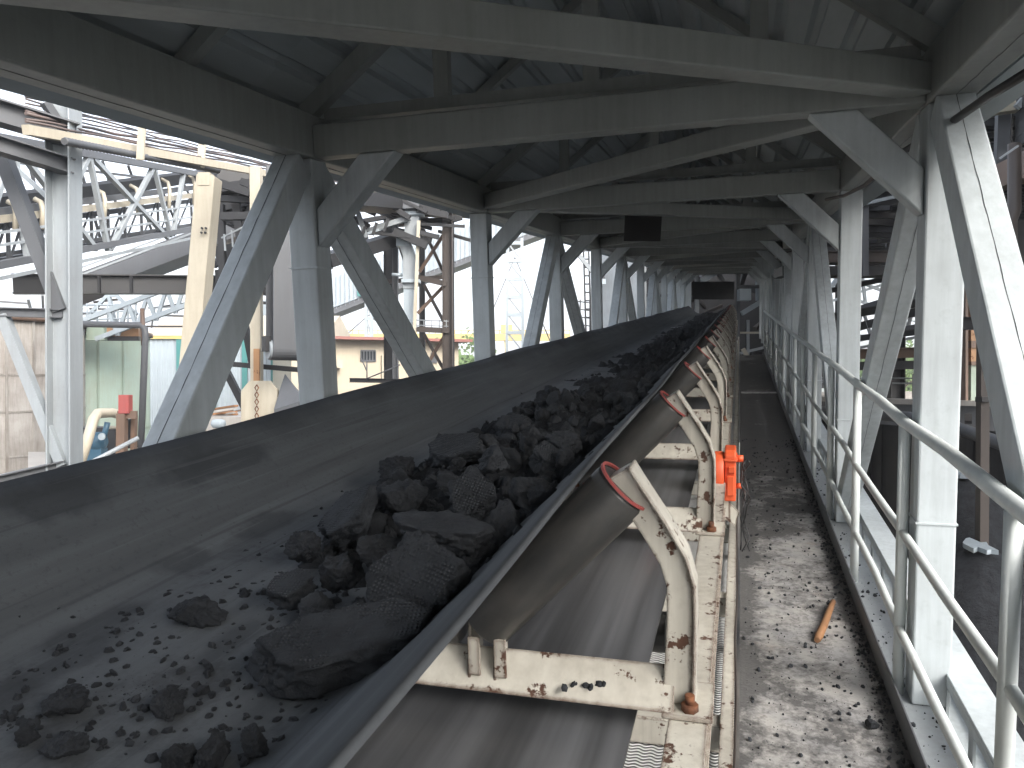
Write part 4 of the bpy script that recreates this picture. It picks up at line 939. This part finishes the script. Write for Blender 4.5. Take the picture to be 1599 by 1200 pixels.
for k in range(58):
    a = (rn.uniform(535, 700), rn.uniform(296, 366)); b = (a[0] + rn.uniform(20, 80), a[1] + rn.uniform(-16, 24)); U(m, a, b, d + rn.uniform(-1.2, 1.5), rn.uniform(4, 12))
U(m, (530, 312, 11.5), (720, 330, 14.5), 13, 60, 20); m.build('head_frame', 'dark_steel', t)
m = MB(); U(m, (545, 322, 12.4), (655, 318, 12.4), 12.4, 10, 16); m.build('platform_edge', 'mid_steel', t)
m = MB(); U(m, (559, 332), (572, 372), 12.2, 7); U(m, (573, 362), (640, 340), 12.4, 8); m.build('bracket', 'pale_steel', t)
ch = S('discharge_chute', 'light grey square chute with offset bends dropping through the dark tower', 'chute', (640, 545, 12.6))
d = 12.6
for a, b, w_, mt in (((644, 322), (644, 378), 22, 'pale_steel'), ((630, 372), (630, 386), 20, 'white_clad'), ((634, 384), (640, 402), 18, 'pale_steel'), ((640, 400), (640, 452), 19, 'pale_steel'), ((639, 450), (640, 505), 16, 'white_clad'), ((641, 512), (641, 560), 14, 'white_clad')):
    U(MB(), a, b, d, w_, w_).build('section', mt, ch)
for a, b in (((625, 335), (662, 335)), ((628, 440), (656, 440)), ((630, 509), (650, 509)), ((655, 325), (662, 325))): U(MB(), a, b, d - .05, 22, 5).build('flange', 'white_clad', ch)
m = MB(); U(m, (654, 345), (646, 545), d - .2, 5, 4); m.build('cover_strip', 'cream', ch)
m = MB(); U(m, (612, 429), (628, 430), d, 5, 5, 't'); m.build('stub', 'white_clad', ch)
t = S('dark_conveyor_tail', 'dark ragged conveyor tail hanging left of the transfer tower', 'conveyor tail', (545, 390, 12))
m = MB(); U(m, (500, 410, 11.6), (622, 372, 13), 12, 50, 20); m.build('casing', 'dark_steel', t)
for i in range(6): U(MB(), (510 + i * 18, 392 - i * 6), (516 + i * 18, 372 - i * 6), 12, 4).build('hanger', 'dark_steel', t)
m = MB(); U(m, (515, 384, 11.9), (625, 348, 12.6), 12, 4, 4); m.build('edge', 'white_clad', t)
# --- pale clad gallery rising to the right
d = 45
t = S('clad_gallery', 'pale blue clad conveyor gallery with teal end panels rising across the sky', 'clad gallery', (640, 430, d))
def sheetbar(p, q, wd, ht, name, mat):
    MB().bar(p, q, wd, ht).build(name, mat, t)
sheetbar(P(400, 505, d), P(880, 323, d), 2.0, 1.80, 'cladding', 'white_clad')
m = MB(); p, q = P(400, 505, d - 1.06), P(880, 323, d - 1.06); n_ = 70
for i in range(n_): c_ = p.lerp(q, i / (n_ - 1)); m.bar(c_ + Vector((0, 0, -.92)), c_ + Vector((0, 0, .92)), .05, .012, RT)
m.build('rib', 'white_clad', t)
sheetbar(P(400, 537, d), P(880, 353, d), 1.9, .30, 'floor_beam', 'mid_steel')
for px in (566, 843): c_ = p.lerp(q, (px - 400) / 480); MB().bar(c_ - RT * .30 - Vector((0, 0, -.11)), c_ + RT * .30 + Vector((0, 0, .23 - .34 + .23)), .12, 1.75).build('teal_panel', 'teal_clad', t)
for k, (px, top, ww) in enumerate(((804, 372, 22), (576, 462, 8))):
    t = S('trestle', ('pale lattice trestle under the clad gallery between two posts', 'slim pale trestle standing behind the cream house roof')[k], 'trestle', (px, 640, 43))
    for o in (-ww / 2, ww / 2):
        m = MB(); p = P(px + o, top, 43); q = down(px + o * 1.3, 600, 43); m.bar(q, p, .16, .16, RT); m.build('leg', 'white_clad', t)
    for i in range(6):
        y0 = top + 8 + i * 28; U(MB(), (px - ww / 2, y0), (px + ww / 2, y0), 43, 5).build('rung', 'white_clad', t); U(MB(), (px - ww / 2, y0), (px + ww / 2, y0 + 28), 43, 2.5).build('lacing', 'pale_steel', t)
    m = MB()
    for s_ in (-1, 1): m.tube([P(px, top + 30, 43), P(px + s_ * 60, 545, 43)], .03, 5)
    m.build('guy', 'mid_steel', t)
# --- crane beam, trees, power line
t = S('gantry_crane', 'yellow gantry crane beam far beyond the belt edge', 'crane', (720, 560, 80))
U(MB(), (535, 527), (890, 527), 80, 12, 11).build('beam', 'yellow_paint', t)
for px in (560, 790, 880): U(MB(), (px, 530), (px + 4, 600), 80, 6).build('leg', 'yellow_paint', t)
m = MB(); U(m, (782, 514), (800, 514), 80, 10, 13); m.build('trolley', 'yellow_paint', t)
m = MB()
for i in range(36): U(m, (540 + i * 10, 516), (540 + i * 10, 521), 80, 1.5)
U(m, (540, 516), (890, 516), 80, 1.5); m.build('rail', 'yellow_paint', t)
def tree(px, base_py, d, h_, r_, label, sd_, shrub=False):
    rn = random.Random(sd_); c_ = down(px, 600, d); t = thing('shrub' if shrub else 'broadleaf_tree', label, 'shrub' if shrub else 'tree', c_, None, 'trees beyond the works')
    m = MB(); m.tube([c_, c_ + Vector((.1, 0, h_ * .35)), c_ + Vector((0, .1, h_ * .75))], [.05 * h_, .035 * h_, .012 * h_], 7)
    for k in range(5): an = k * 1.3; m.tube([c_ + Vector((0, 0, h_ * (.3 + .08 * k))), c_ + Vector((math.cos(an) * r_ * .6, math.sin(an) * r_ * .6, h_ * (.55 + .07 * k)))], [.02 * h_, .006 * h_], 5)
    m.build('trunk', 'bark', t)
    m = MB(); cl = [Vector((rn.gauss(0, .45) * r_, rn.gauss(0, .45) * r_, h_ * (.62 + rn.gauss(0, .16)))) for _ in range(26)]
    for q_ in cl:
        for _ in range(70):
            v_ = Vector((rn.gauss(0, 1), rn.gauss(0, 1), rn.gauss(0, .8))) * r_ * .17; p_ = c_ + q_ + v_; e1 = Vector((rn.gauss(0, 1), rn.gauss(0, 1), rn.gauss(0, 1))).normalized(); e2 = e1.orthogonal().normalized(); s_ = r_ * rn.uniform(.05, .09)
            m.add([p_ - e1 * s_, p_ + e2 * s_ * .6, p_ + e1 * s_, p_ - e2 * s_ * .6], [(0, 1, 2, 3)])
    m.build('crown', 'leaf', t)
for i, (px, d, h_, r_, lb) in enumerate(((716, 62, 7.4, 3.4, 'broad green tree beyond the dark tower, left of the clump'), (742, 66, 7.6, 3.2, 'broad green tree beyond the belt between two gallery posts'), (690, 74, 8.0, 3.2, 'tree half hidden behind the dark tower'), (1385, 48, 6.0, 3.6, 'bright green tree seen under the brown girder on the right'), (1352, 52, 6.2, 3.4, 'green tree left of the sloping brace on the right'), (1420, 56, 6.6, 3.6, 'green tree behind the right hand post'), (1478, 60, 6.6, 3.4, 'green tree between the post and rusty column'), (1575, 55, 6.6, 3.6, 'green tree right of the thin brown post'))):
    tree(px, 0, d, h_, r_, lb, 70 + i)
# --- block and ladder mast seen between the left posts
t = S('service_block', 'tall grey service building with a small framed sign seen between left posts', 'building', (965, 560, 26))
m = MB(); q = [down(938, 0, 26), down(1000, 0, 25), down(1010, 0, 30), down(945, 0, 30)]; m.ext(q, Vector((0, 0, 10.5))); m.build('wall', 'pale_steel', t)
m = MB(); U(m, (936, 432, 25.7), (944, 432, 25.7), 25.7, 4, 18); m.build('sign', 'dark_steel', t)
m = MB(); U(m, (934, 440, 25.6), (946, 440, 25.6), 25.6, 3, 8); m.build('sign_face', 'white_clad', t)
t = S('ladder_mast', 'dark ladder and leaning pole rising above the belt edge between left posts', 'ladder', (912, 520, 20))
for px in (911, 919): U(MB(), (px, 385), (px + 4, 520), 20, 2.5).build('stile', 'dark_steel', t)
for i in range(9): U(MB(), (911 + i * .3, 392 + i * 13), (919 + i * .3, 392 + i * 13), 20, 2.2).build('rung', 'dark_steel', t)
m = MB(); U(m, (893, 385, 20), (925, 425, 20), 20, 6); U(m, (925, 425, 20), (926, 520, 20), 20, 5); m.build('pole', 'pale_steel', t)
m = MB()
for y_ in (470, 482, 494, 506): U(m, (895, y_), (925, y_ + 4), 20, 1.6)
for px in (897, 906, 921): U(m, (px, 468), (px, 520), 20, 1.8)
m.build('guard_rail', 'dark_steel', t)

# --- transfer building at the far end of the belt
t = thing('transfer_building', 'dark steel transfer house at the far end of the gallery', 'transfer house', down(1130, 600, 38))
def GBX(nm, mt, *a):
    b_ = MB().box(*a); b_.v = [GM @ v for v in b_.v]; b_.build(nm, mt, t)
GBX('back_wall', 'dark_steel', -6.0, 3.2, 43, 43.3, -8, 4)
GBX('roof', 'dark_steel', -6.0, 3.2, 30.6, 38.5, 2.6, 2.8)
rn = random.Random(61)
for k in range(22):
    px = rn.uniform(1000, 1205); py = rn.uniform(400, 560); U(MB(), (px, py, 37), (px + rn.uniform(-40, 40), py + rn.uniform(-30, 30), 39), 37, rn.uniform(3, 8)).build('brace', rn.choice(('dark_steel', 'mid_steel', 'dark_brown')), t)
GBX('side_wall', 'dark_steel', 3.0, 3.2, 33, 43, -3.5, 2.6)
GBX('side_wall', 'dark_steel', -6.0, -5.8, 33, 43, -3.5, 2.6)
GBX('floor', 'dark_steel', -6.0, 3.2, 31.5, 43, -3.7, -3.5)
for px, w_, y0, y1, mt in ((1072, 12, 395, 520, 'white_clad'), (1088, 6, 395, 520, 'pale_steel'), (1006, 8, 380, 540, 'pale_steel'), (1028, 10, 380, 540, 'grey_paint'), (1044, 8, 380, 540, 'grey_paint'), (1152, 5, 400, 600, 'mid_steel'), (1186, 10, 400, 470, 'white_clad'), (1168, 4, 500, 600, 'pale_steel')):
    U(MB(), (px, y0), (px, y1), 36, w_).build('column', mt, t)
for a, b, w_, mt in (((1094, 440), (1140, 412), 9, 'white_clad'), ((1158, 490), (1188, 472), 7, 'white_clad'), ((1150, 448), (1190, 448), 5, 'mid_steel'), ((1156, 415), (1186, 432), 5, 'mid_steel'), ((1000, 440), (1062, 440), 4, 'mid_steel'), ((1000, 462), (1062, 462), 4, 'mid_steel'), ((1156, 520), (1200, 520), 3, 'cream'), ((1156, 552), (1205, 540), 4, 'pale_steel'), ((1160, 545), (1168, 560), 6, 'cream'), ((1050, 425), (1200, 425), 6, 'dark_steel'), ((1110, 410), (1130, 440), 6, 'mid_steel')):
    U(MB(), a, b, 35.6, w_).build('brace', mt, t)
m = MB(); U(m, (1162, 452), (1162, 470), 35, 18, 14); m.build('cabinet', 'white_clad', t)
m = MB(); U(m, (1100, 420), (1150, 420), 35, 20, 14); m.build('housing', 'dark_steel', t)
# roof drum at the portal end
t = S('head_pulley_guard', 'cream arched head guard over the far end of the belt', 'guard', (1120, 400, 29))
m = MB(); m.tube([P(1085, 402, 29), P(1100, 392, 29), P(1130, 392, 29), P(1160, 400, 29)], .16, 10); m.build('hood', 'cream_rust', t)

# --- right side: neighbouring covered conveyor overhead
t = thing('neighbour_gallery', 'dark covered conveyor gallery running overhead on the right', 'gallery', GM @ Vector((3.8, 8, 1.2)))
m = MB()
def GB(x0, x1, y0, y1, z0, z1):
    b_ = MB().box(x0, x1, y0, y1, z0, z1); return [GM @ v for v in b_.v], b_.f
def addG(mb, *a): v_, f_ = GB(*a); mb.add(v_, f_)
y_ = 3.0; rn = random.Random(12)
while y_ < 30:
    L = rn.choice((1.1, 1.4, 1.7)); addG(m, 2.75, 5.4, y_, y_ + L, 1.30 + rn.uniform(0, .04), 1.36 + rn.uniform(0, .03)); y_ += L + rn.choice((.05, .10, .28, .16))
m.build('floor_plates', 'dark_steel', t)
for xx in (2.70, 5.4):
    m = MB(); addG(m, xx - .08, xx + .08, 3, 32, 1.02, 1.28); m.build('girder', 'rusty' if xx < 3 else 'dark_steel', t)
    m = MB(); addG(m, xx - .06, xx + .06, 4, 32, 3.3, 3.45); m.build('top_chord', 'dark_steel', t)
m = MB(); y_ = 4.6
while y_ < 31: addG(m, 2.66, 5.4, y_, y_ + .09, 1.10, 1.22); y_ += 1.22
m.build('cross_bearer', 'dark_steel', t)
rn = random.Random(2)
for k in range(10):
    y_ = 4.5 + k * 2.6; m = MB(); addG(m, 2.64, 2.76, y_, y_ + .12, 1.28, 3.3); m.build('upright', 'mid_steel', t)
    if k < 5:
        m = MB(); zz = 1.45
        while zz < 3.2: addG(m, 2.80, 2.815, y_ + .12, y_ + 2.6, zz, zz + .10); addG(m, 2.795, 2.812, y_ + .12, y_ + 2.6, zz + .10, zz + .14); zz += .14
        m.build('side_cladding', 'dark_steel', t)
m = MB(); addG(m, 2.4, 5.7, 3, 32, 3.5, 3.56); m.build('roof', 'dark_steel', t)
for k, (yy, xx) in enumerate(((7.4, 2.75), (9.4, 5.2), (16, 2.75), (24, 2.75))):
    m = MB(); p = GM @ Vector((xx, yy, 1.05)); m.hbeam(Vector((p.x, p.y, 0)), p, .26, .26, .016, RT); m.build('leg', 'dark_steel', t)
t = S('dark_plant_floor', 'dark slatted plant floor with chinks of light and a brown girder right of the gallery', 'plant floor', (1400, 430, 12.5))
rn = random.Random(77)
m = MB(); py = 205
while py < 430:
    h_ = rn.uniform(7, 16); px = 1215
    while px < 1760:
        L = rn.uniform(40, 130); g = rn.uniform(1.5, 5) if rn.random() < .6 else 0
        U(m, (px, py + h_ / 2, 12.4 + rn.uniform(-.3, .3)), (px + L - rn.uniform(0, 3), py + h_ / 2 + rn.uniform(-2, 1), 12.2 + rn.uniform(-.3, .3)), 12.3, 10, h_ - g * .5); px += L
    py += h_
m.build('slats', 'dark_steel', t)
m = MB(); U(m, (1215, 295, 13.6), (1760, 290, 13.6), 13.6, 10, 150); U(m, (1215, 382, 13.6), (1345, 380, 13.6), 13.6, 10, 36); U(m, (1392, 385, 13.6), (1760, 380, 13.6), 13.6, 10, 60); m.build('back_wall', 'dark_steel', t)
U(MB(), (1225, 402, 11.8), (1760, 400, 11.8), 12, 10, 18, 'h').build('girder', 'dark_brown', t)
U(MB(), (1215, 426, 11.9), (1760, 424, 11.9), 12, 40, 14).build('girder', 'dark_steel', t)
for px in (1255, 1350, 1440, 1590): U(MB(), (px, 210, 11.7), (px, 432, 11.7), 12, 9).build('hanger', 'mid_steel', t)
for a, b in (((1300, 330), (1430, 300)), ((1330, 292), (1440, 300))): U(MB(), a, b, 11.6, 5).build('pipe', 'pale_steel', t)
t = S('ribbed_wall', 'dark ribbed sheet wall behind the sloping brace at the right', 'clad wall', (1620, 480, 9))
m = MB(); pv = []; py = 196
while py < 400: pv += [P(1490, py, 8.9), P(1490, py + 7, 8.9), P(1490, py + 9, 8.97), P(1490, py + 14, 8.97)]; py += 16
pw = [v + RT * 2.4 - FW * .7 for v in pv]; k_ = len(pv)
m.add(pv + pw, [(i, i + 1, k_ + i + 1, k_ + i) for i in range(k_ - 1)])
o = m.build('sheet', 'dark_steel', t); sl = o.modifiers.new('thick', 'SOLIDIFY'); sl.thickness = .01
for py, h_ in ((190, 16), (345, 5), (405, 14), (505, 20)): U(MB(), (1490, py, 8.8), (1840, py + 6, 8.1), 8.5, 14, h_, 'h').build('rail', 'dark_steel', t)
m = MB(); U(m, (1560, 455, 9.1), (1840, 460, 8.4), 8.6, 6, 92); m.build('lower_panel', 'dark_steel', t)
m = MB(); p_ = P(1595, 600, 9.2); m.hbeam(Vector((p_.x, p_.y, 0)), P(1595, 195, 9.2), .22, .22, .014, RT); m.build('column', 'dark_steel', t)
t = S('hanging_downpipe', 'dark vertical pipe and panel hanging beside the sloping right brace', 'downpipe', (1582, 510, 6.2))
m = MB(); m.tube([P(1584, 225, 6.2), P(1584, 330, 6.2), P(1578, 345, 6.2), P(1578, 520, 6.2)], .05, 12); m.build('pipe', 'dark_brown', t)
m = MB(); U(m, (1590, 345, 6.3), (1590, 480, 6.3), 6.3, 40, 12); m.build('panel', 'dark_steel', t)
m = MB(); U(m, (1561, 248, 6), (1590, 228, 6), 6, 3); m.build('bracket', 'pale_steel', t)
# bright cream girder in the top right corner
t = S('cream_corner_girder', 'sunlit cream girder and plate in the top right corner', 'girder', (1590, 180, 8.2))
m = MB(); U(m, (1530, 176, 8.2), (1720, 150, 8.2), 8.2, 20, 12); m.build('flange', 'cream', t); m = MB(); U(m, (1560, 155, 8.3), (1720, 110, 8.3), 8.3, 8, 40); m.build('web', 'cream', t)
U(MB(), (1588, 168, 8.1), (1640, 105, 8.1), 8.1, 9).build('stay', 'pale_steel', t)
# conduit and looped cable on our right chord
tag(MB().tube([GI @ P(1412, 236, 3.3), GI @ P(1480, 195, 2.6), GI @ P(1545, 150, 2.15), GI @ P(1640, 92, 1.75)], .013, 8).build('conduit', 'dark_steel', frame=GM), 'dark conduit pipe running under the right hand roof chord', 'conduit')
tag(MB().tube([GI @ P(1290, 312, 4.9), GI @ P(1318, 306, 4.5), GI @ P(1350, 290, 4.0), GI @ P(1372, 270, 3.6), GI @ P(1392, 246, 3.2)], .010, 8).build('looped_cable', 'cable', frame=GM), 'black cable sagging under the right roof chord between two posts', 'cable')
# lattice conveyors beyond the right posts
t = S('right_lattice_conveyor', 'open lattice conveyor bridge seen between the right hand posts', 'conveyor bridge', (1380, 520, 17))
for a, b, w_, mt in (((1225, 520), (1620, 395), 9, 'mid_steel'), ((1225, 555), (1620, 470), 8, 'mid_steel'), ((1225, 540), (1620, 440), 12, 'dark_steel'), ((1225, 565), (1620, 492), 4, 'pale_steel')):
    for o in (0, 1.6): U(MB(), (a[0], a[1], 18 + o), (b[0], b[1], 15 + o), 17, w_).build('chord', mt, t)
for i in range(13):
    px = 1235 + i * 28; y0 = 518 - i * 8.8; y1 = 553 - i * 6
    for o in (0, 1.6): U(MB(), (px, y0, 17.7 - i * .2 + o), (px + 14, y1, 17.6 - i * .2 + o), 17, 4).build('lacing', 'pale_steel', t); U(MB(), (px + 14, y1, 17.6 - i * .2 + o), (px + 28, y0 - 9, 17.5 - i * .2 + o), 17, 4).build('lacing', 'pale_steel', t)
t = S('sloping_girders', 'pair of dark sloping girders crossing behind the right posts at mid height', 'girder', (1400, 500, 13.5))
for a, b, w_, h_ in (((1225, 508, 14), (1640, 440, 12), 10, 12), ((1225, 540, 14), (1640, 498, 12), 10, 9), ((1225, 470, 14.5), (1640, 380, 12.5), 8, 8)): U(MB(), a, b, 13.5, w_, h_, 'h').build('girder', 'dark_steel', t)
for k in range(12): px = 1240 + k * 32; U(MB(), (px, 505 - k * 5.2, 14), (px + 3, 540 - k * 3.2, 14), 13.5, 3.5).build('stay', 'mid_steel', t)
t = S('upper_lattice', 'thin pale roof lattice against sky between right hand posts', 'lattice', (1370, 450, 21))
for a, b, w_ in (((1300, 425), (1440, 478), 4), ((1300, 470), (1440, 425), 4), ((1345, 420), (1352, 480), 4), ((1325, 440), (1430, 440), 5), ((1330, 466), (1440, 505), 4), ((1285, 470), (1310, 430), 6)): U(MB(), a, b, 21, w_).build('member', 'white_clad', t)
t = S('brown_girder', 'rusty brown girder with dark underside across the right hand openings', 'girder', (1400, 570, 14))
U(MB(), (1240, 556, 15), (1640, 545, 13), 14, 18, 16, 'h').build('beam', 'rusty', t); U(MB(), (1240, 574, 15), (1640, 566, 13), 14, 24, 13).build('soffit', 'dark_steel', t)
for y_ in (590, 598): U(MB(), (1240, y_, 15.2), (1640, y_ + 2, 13.2), 14, 2.5, kind='t').build('rail', 'pale_steel', t)
for i in range(9): U(MB(), (1250 + i * 44, 584, 15 - i * .22), (1250 + i * 44, 622, 15 - i * .22), 14, 2.5).build('stanchion', 'pale_steel', t)
t = S('rusty_column', 'column with rusty orange upper half and pale green lower half', 'column', (1520, 645, 12))
d = 12
m = MB(); m.box(-.15, .15, -.13, .13, 0, 1); 
def colseg(y0, y1, w_, mt, nm, o=0):
    m = MB(); p = P(1521, y1, d + o); q = P(1521, y0, d + o); q = Vector((p.x, p.y, q.z)); m.bar(p, q, w_ * d / FPX, .26, RT); m.build(nm, mt, t)
colseg(440, 566, 29, 'rust_orange', 'upper_shaft'); colseg(570, 720, 27, 'tank_green', 'lower_shaft')
colseg(533, 544, 31, 'rusty', 'collar', -.02); colseg(565, 571, 31, 'rusty', 'collar', -.02)
m = MB(); U(m, (1504, 440, 11.9), (1504, 720, 11.9), 12, 4, 20); m.build('flange', 'rusty', t)
t = S('thin_brown_post', 'thin dark brown post standing close behind the rails', 'post', (1537, 900, 5.4))
MB().bar(down(1537, 0, 5.4), P(1536, 395, 5.4), .06, .06, RT).build('shaft', 'dark_brown', t)
m = MB(); U(m, (1537, 620, 5.37), (1537, 628, 5.37), 5.4, 18, 18); m.build('clamp', 'dark_steel', t)
# round thickener basin
c_ = down(1600, 600, 15); t = thing('thickener_basin', 'broad round basin with pale double rim beyond the walkway', 'basin', c_)
zz = 4.82; r_ = 4.4
def ring(mb, r0, r1, z0, z1, n_=96):
    vv = []
    for k in range(n_):
        an = 2 * math.pi * k / n_; e_ = Vector((math.cos(an), math.sin(an), 0))
        vv += [c_ + e_ * r0 + Vector((0, 0, z0)), c_ + e_ * r1 + Vector((0, 0, z0)), c_ + e_ * r1 + Vector((0, 0, z1)), c_ + e_ * r0 + Vector((0, 0, z1))]
    mb.add(vv, [(k * 4 + j, k * 4 + (j + 1) % 4, ((k + 1) % n_) * 4 + (j + 1) % 4, ((k + 1) % n_) * 4 + j) for k in range(n_) for j in range(4)])
m = MB(); ring(m, r_ - .25, r_, 0, zz - .05); m.build('wall', 'mid_steel', t)
m = MB(); ring(m, r_ - .3, r_ + .08, zz - .05, zz + .03); m.build('rim', 'concrete', t)
m = MB(); ring(m, r_ - .9, r_ - .78, zz - .6, zz - .02); m.build('launder_wall', 'concrete', t)
m = MB(); ring(m, .02, r_ - .26, zz - .7, zz - .6); m.build('slurry', 'black_rubber', t)
m = MB(); U(m, (1512, 648, 11.1), (1512, 660, 10.9), 11, 10, 5); m.build('bracket', 'dark_steel', t)
# dark screen and pipe behind the rails
t = S('black_screen', 'black corrugated screen wall behind the rails under the pipe', 'screen wall', (1450, 900, 7.4))
m = MB(); p, q = down(1270, 0, 9.5), down(1700, 0, 6.3); n_ = 60
vv = []
for i in range(n_): c2 = p.lerp(q, i / (n_ - 1)); vv.append(c2 + FW * (noise.noise(Vector((i * .35, 2, 0))) * .25))
hh = [P(0, 655 + 25 * i / n_, 9.5 - 3.2 * i / n_).z for i in range(n_)]
m.add(vv + [Vector((v.x, v.y, hh[i])) for i, v in enumerate(vv)], [(i, i + 1, n_ + i + 1, n_ + i) for i in range(n_ - 1)])
o = m.build('sheet', 'black_rubber', t); sl = o.modifiers.new('thick', 'SOLIDIFY'); sl.thickness = .01
m = MB(); m.tube([P(1255, 640, 9.3), P(1420, 652, 7.6), P(1487, 666, 6.9), P(1566, 694, 6.2), P(1700, 735, 5.6)], .055, 10); m.build('pipe', 'mid_steel', t)
rn = random.Random(31)
for k, (px, py, d, lb) in enumerate(((1530, 858, 5.2, 'pale torn sheet lying on the black ground right of the post'), (1506, 745, 5.9, 'pale scrap lying on the black heap beyond the rails'))):
    c2 = P(px, py, d); z_ = max(.3, c2.z); pts = [Vector((c2.x + math.cos(a_) * rn.uniform(.05, .13), c2.y + math.sin(a_) * rn.uniform(.08, .3), z_)) for a_ in [i * .52 for i in range(12)]]
    o = MB().ext(pts, (0, 0, .03)).build('scrap_sheet', 'white_clad'); tag(o, lb, 'scrap')
    m = MB(); hv_ = []
    for a_ in range(25):
        for r_ in range(12): rr_ = r_ / 11 * 1.3; t_ = a_ / 24 * 6.2832; hv_.append(Vector((c2.x + math.cos(t_) * rr_, c2.y + math.sin(t_) * rr_, max(0, (z_ - .01) * (1 - (r_ / 11) ** 2.2) + fr((math.cos(t_) * rr_, math.sin(t_) * rr_, k), 4) * .07 * min(1, r_ / 3)))))
    m.add(hv_, [(a_ * 12 + r_, a_ * 12 + r_ + 1, a_ * 12 + 13 + r_, a_ * 12 + 12 + r_) for a_ in range(24) for r_ in range(11)], True)
    tag(m.build('coal_mound', 'coal_fines'), 'black mound under the ' + lb.split(' lying')[0] + (' by the post' if k == 0 else ' by the rails'), 'mound')

# ------------------------------------------------------------------ hazy air
hm = bpy.data.materials.new('haze'); hm.use_nodes = True; ht = hm.node_tree; ht.nodes.clear()
hp = ht.nodes.new('ShaderNodeVolumePrincipled'); hp.inputs['Color'].default_value = (0.92, 0.95, 1.0, 1); hp.inputs['Density'].default_value = 0.0022
ho = ht.nodes.new('ShaderNodeOutputMaterial'); ht.links.new(hp.outputs[0], ho.inputs['Volume']); _M['haze'] = hm
hz = MB().box(-905, 905, -905, 905, -6, 62).build('haze', 'haze', base=(0, 0, 0)); hz['kind'] = 'stuff'; hz['label'] = 'thin pale haze in the air over the works'; hz['category'] = 'haze'
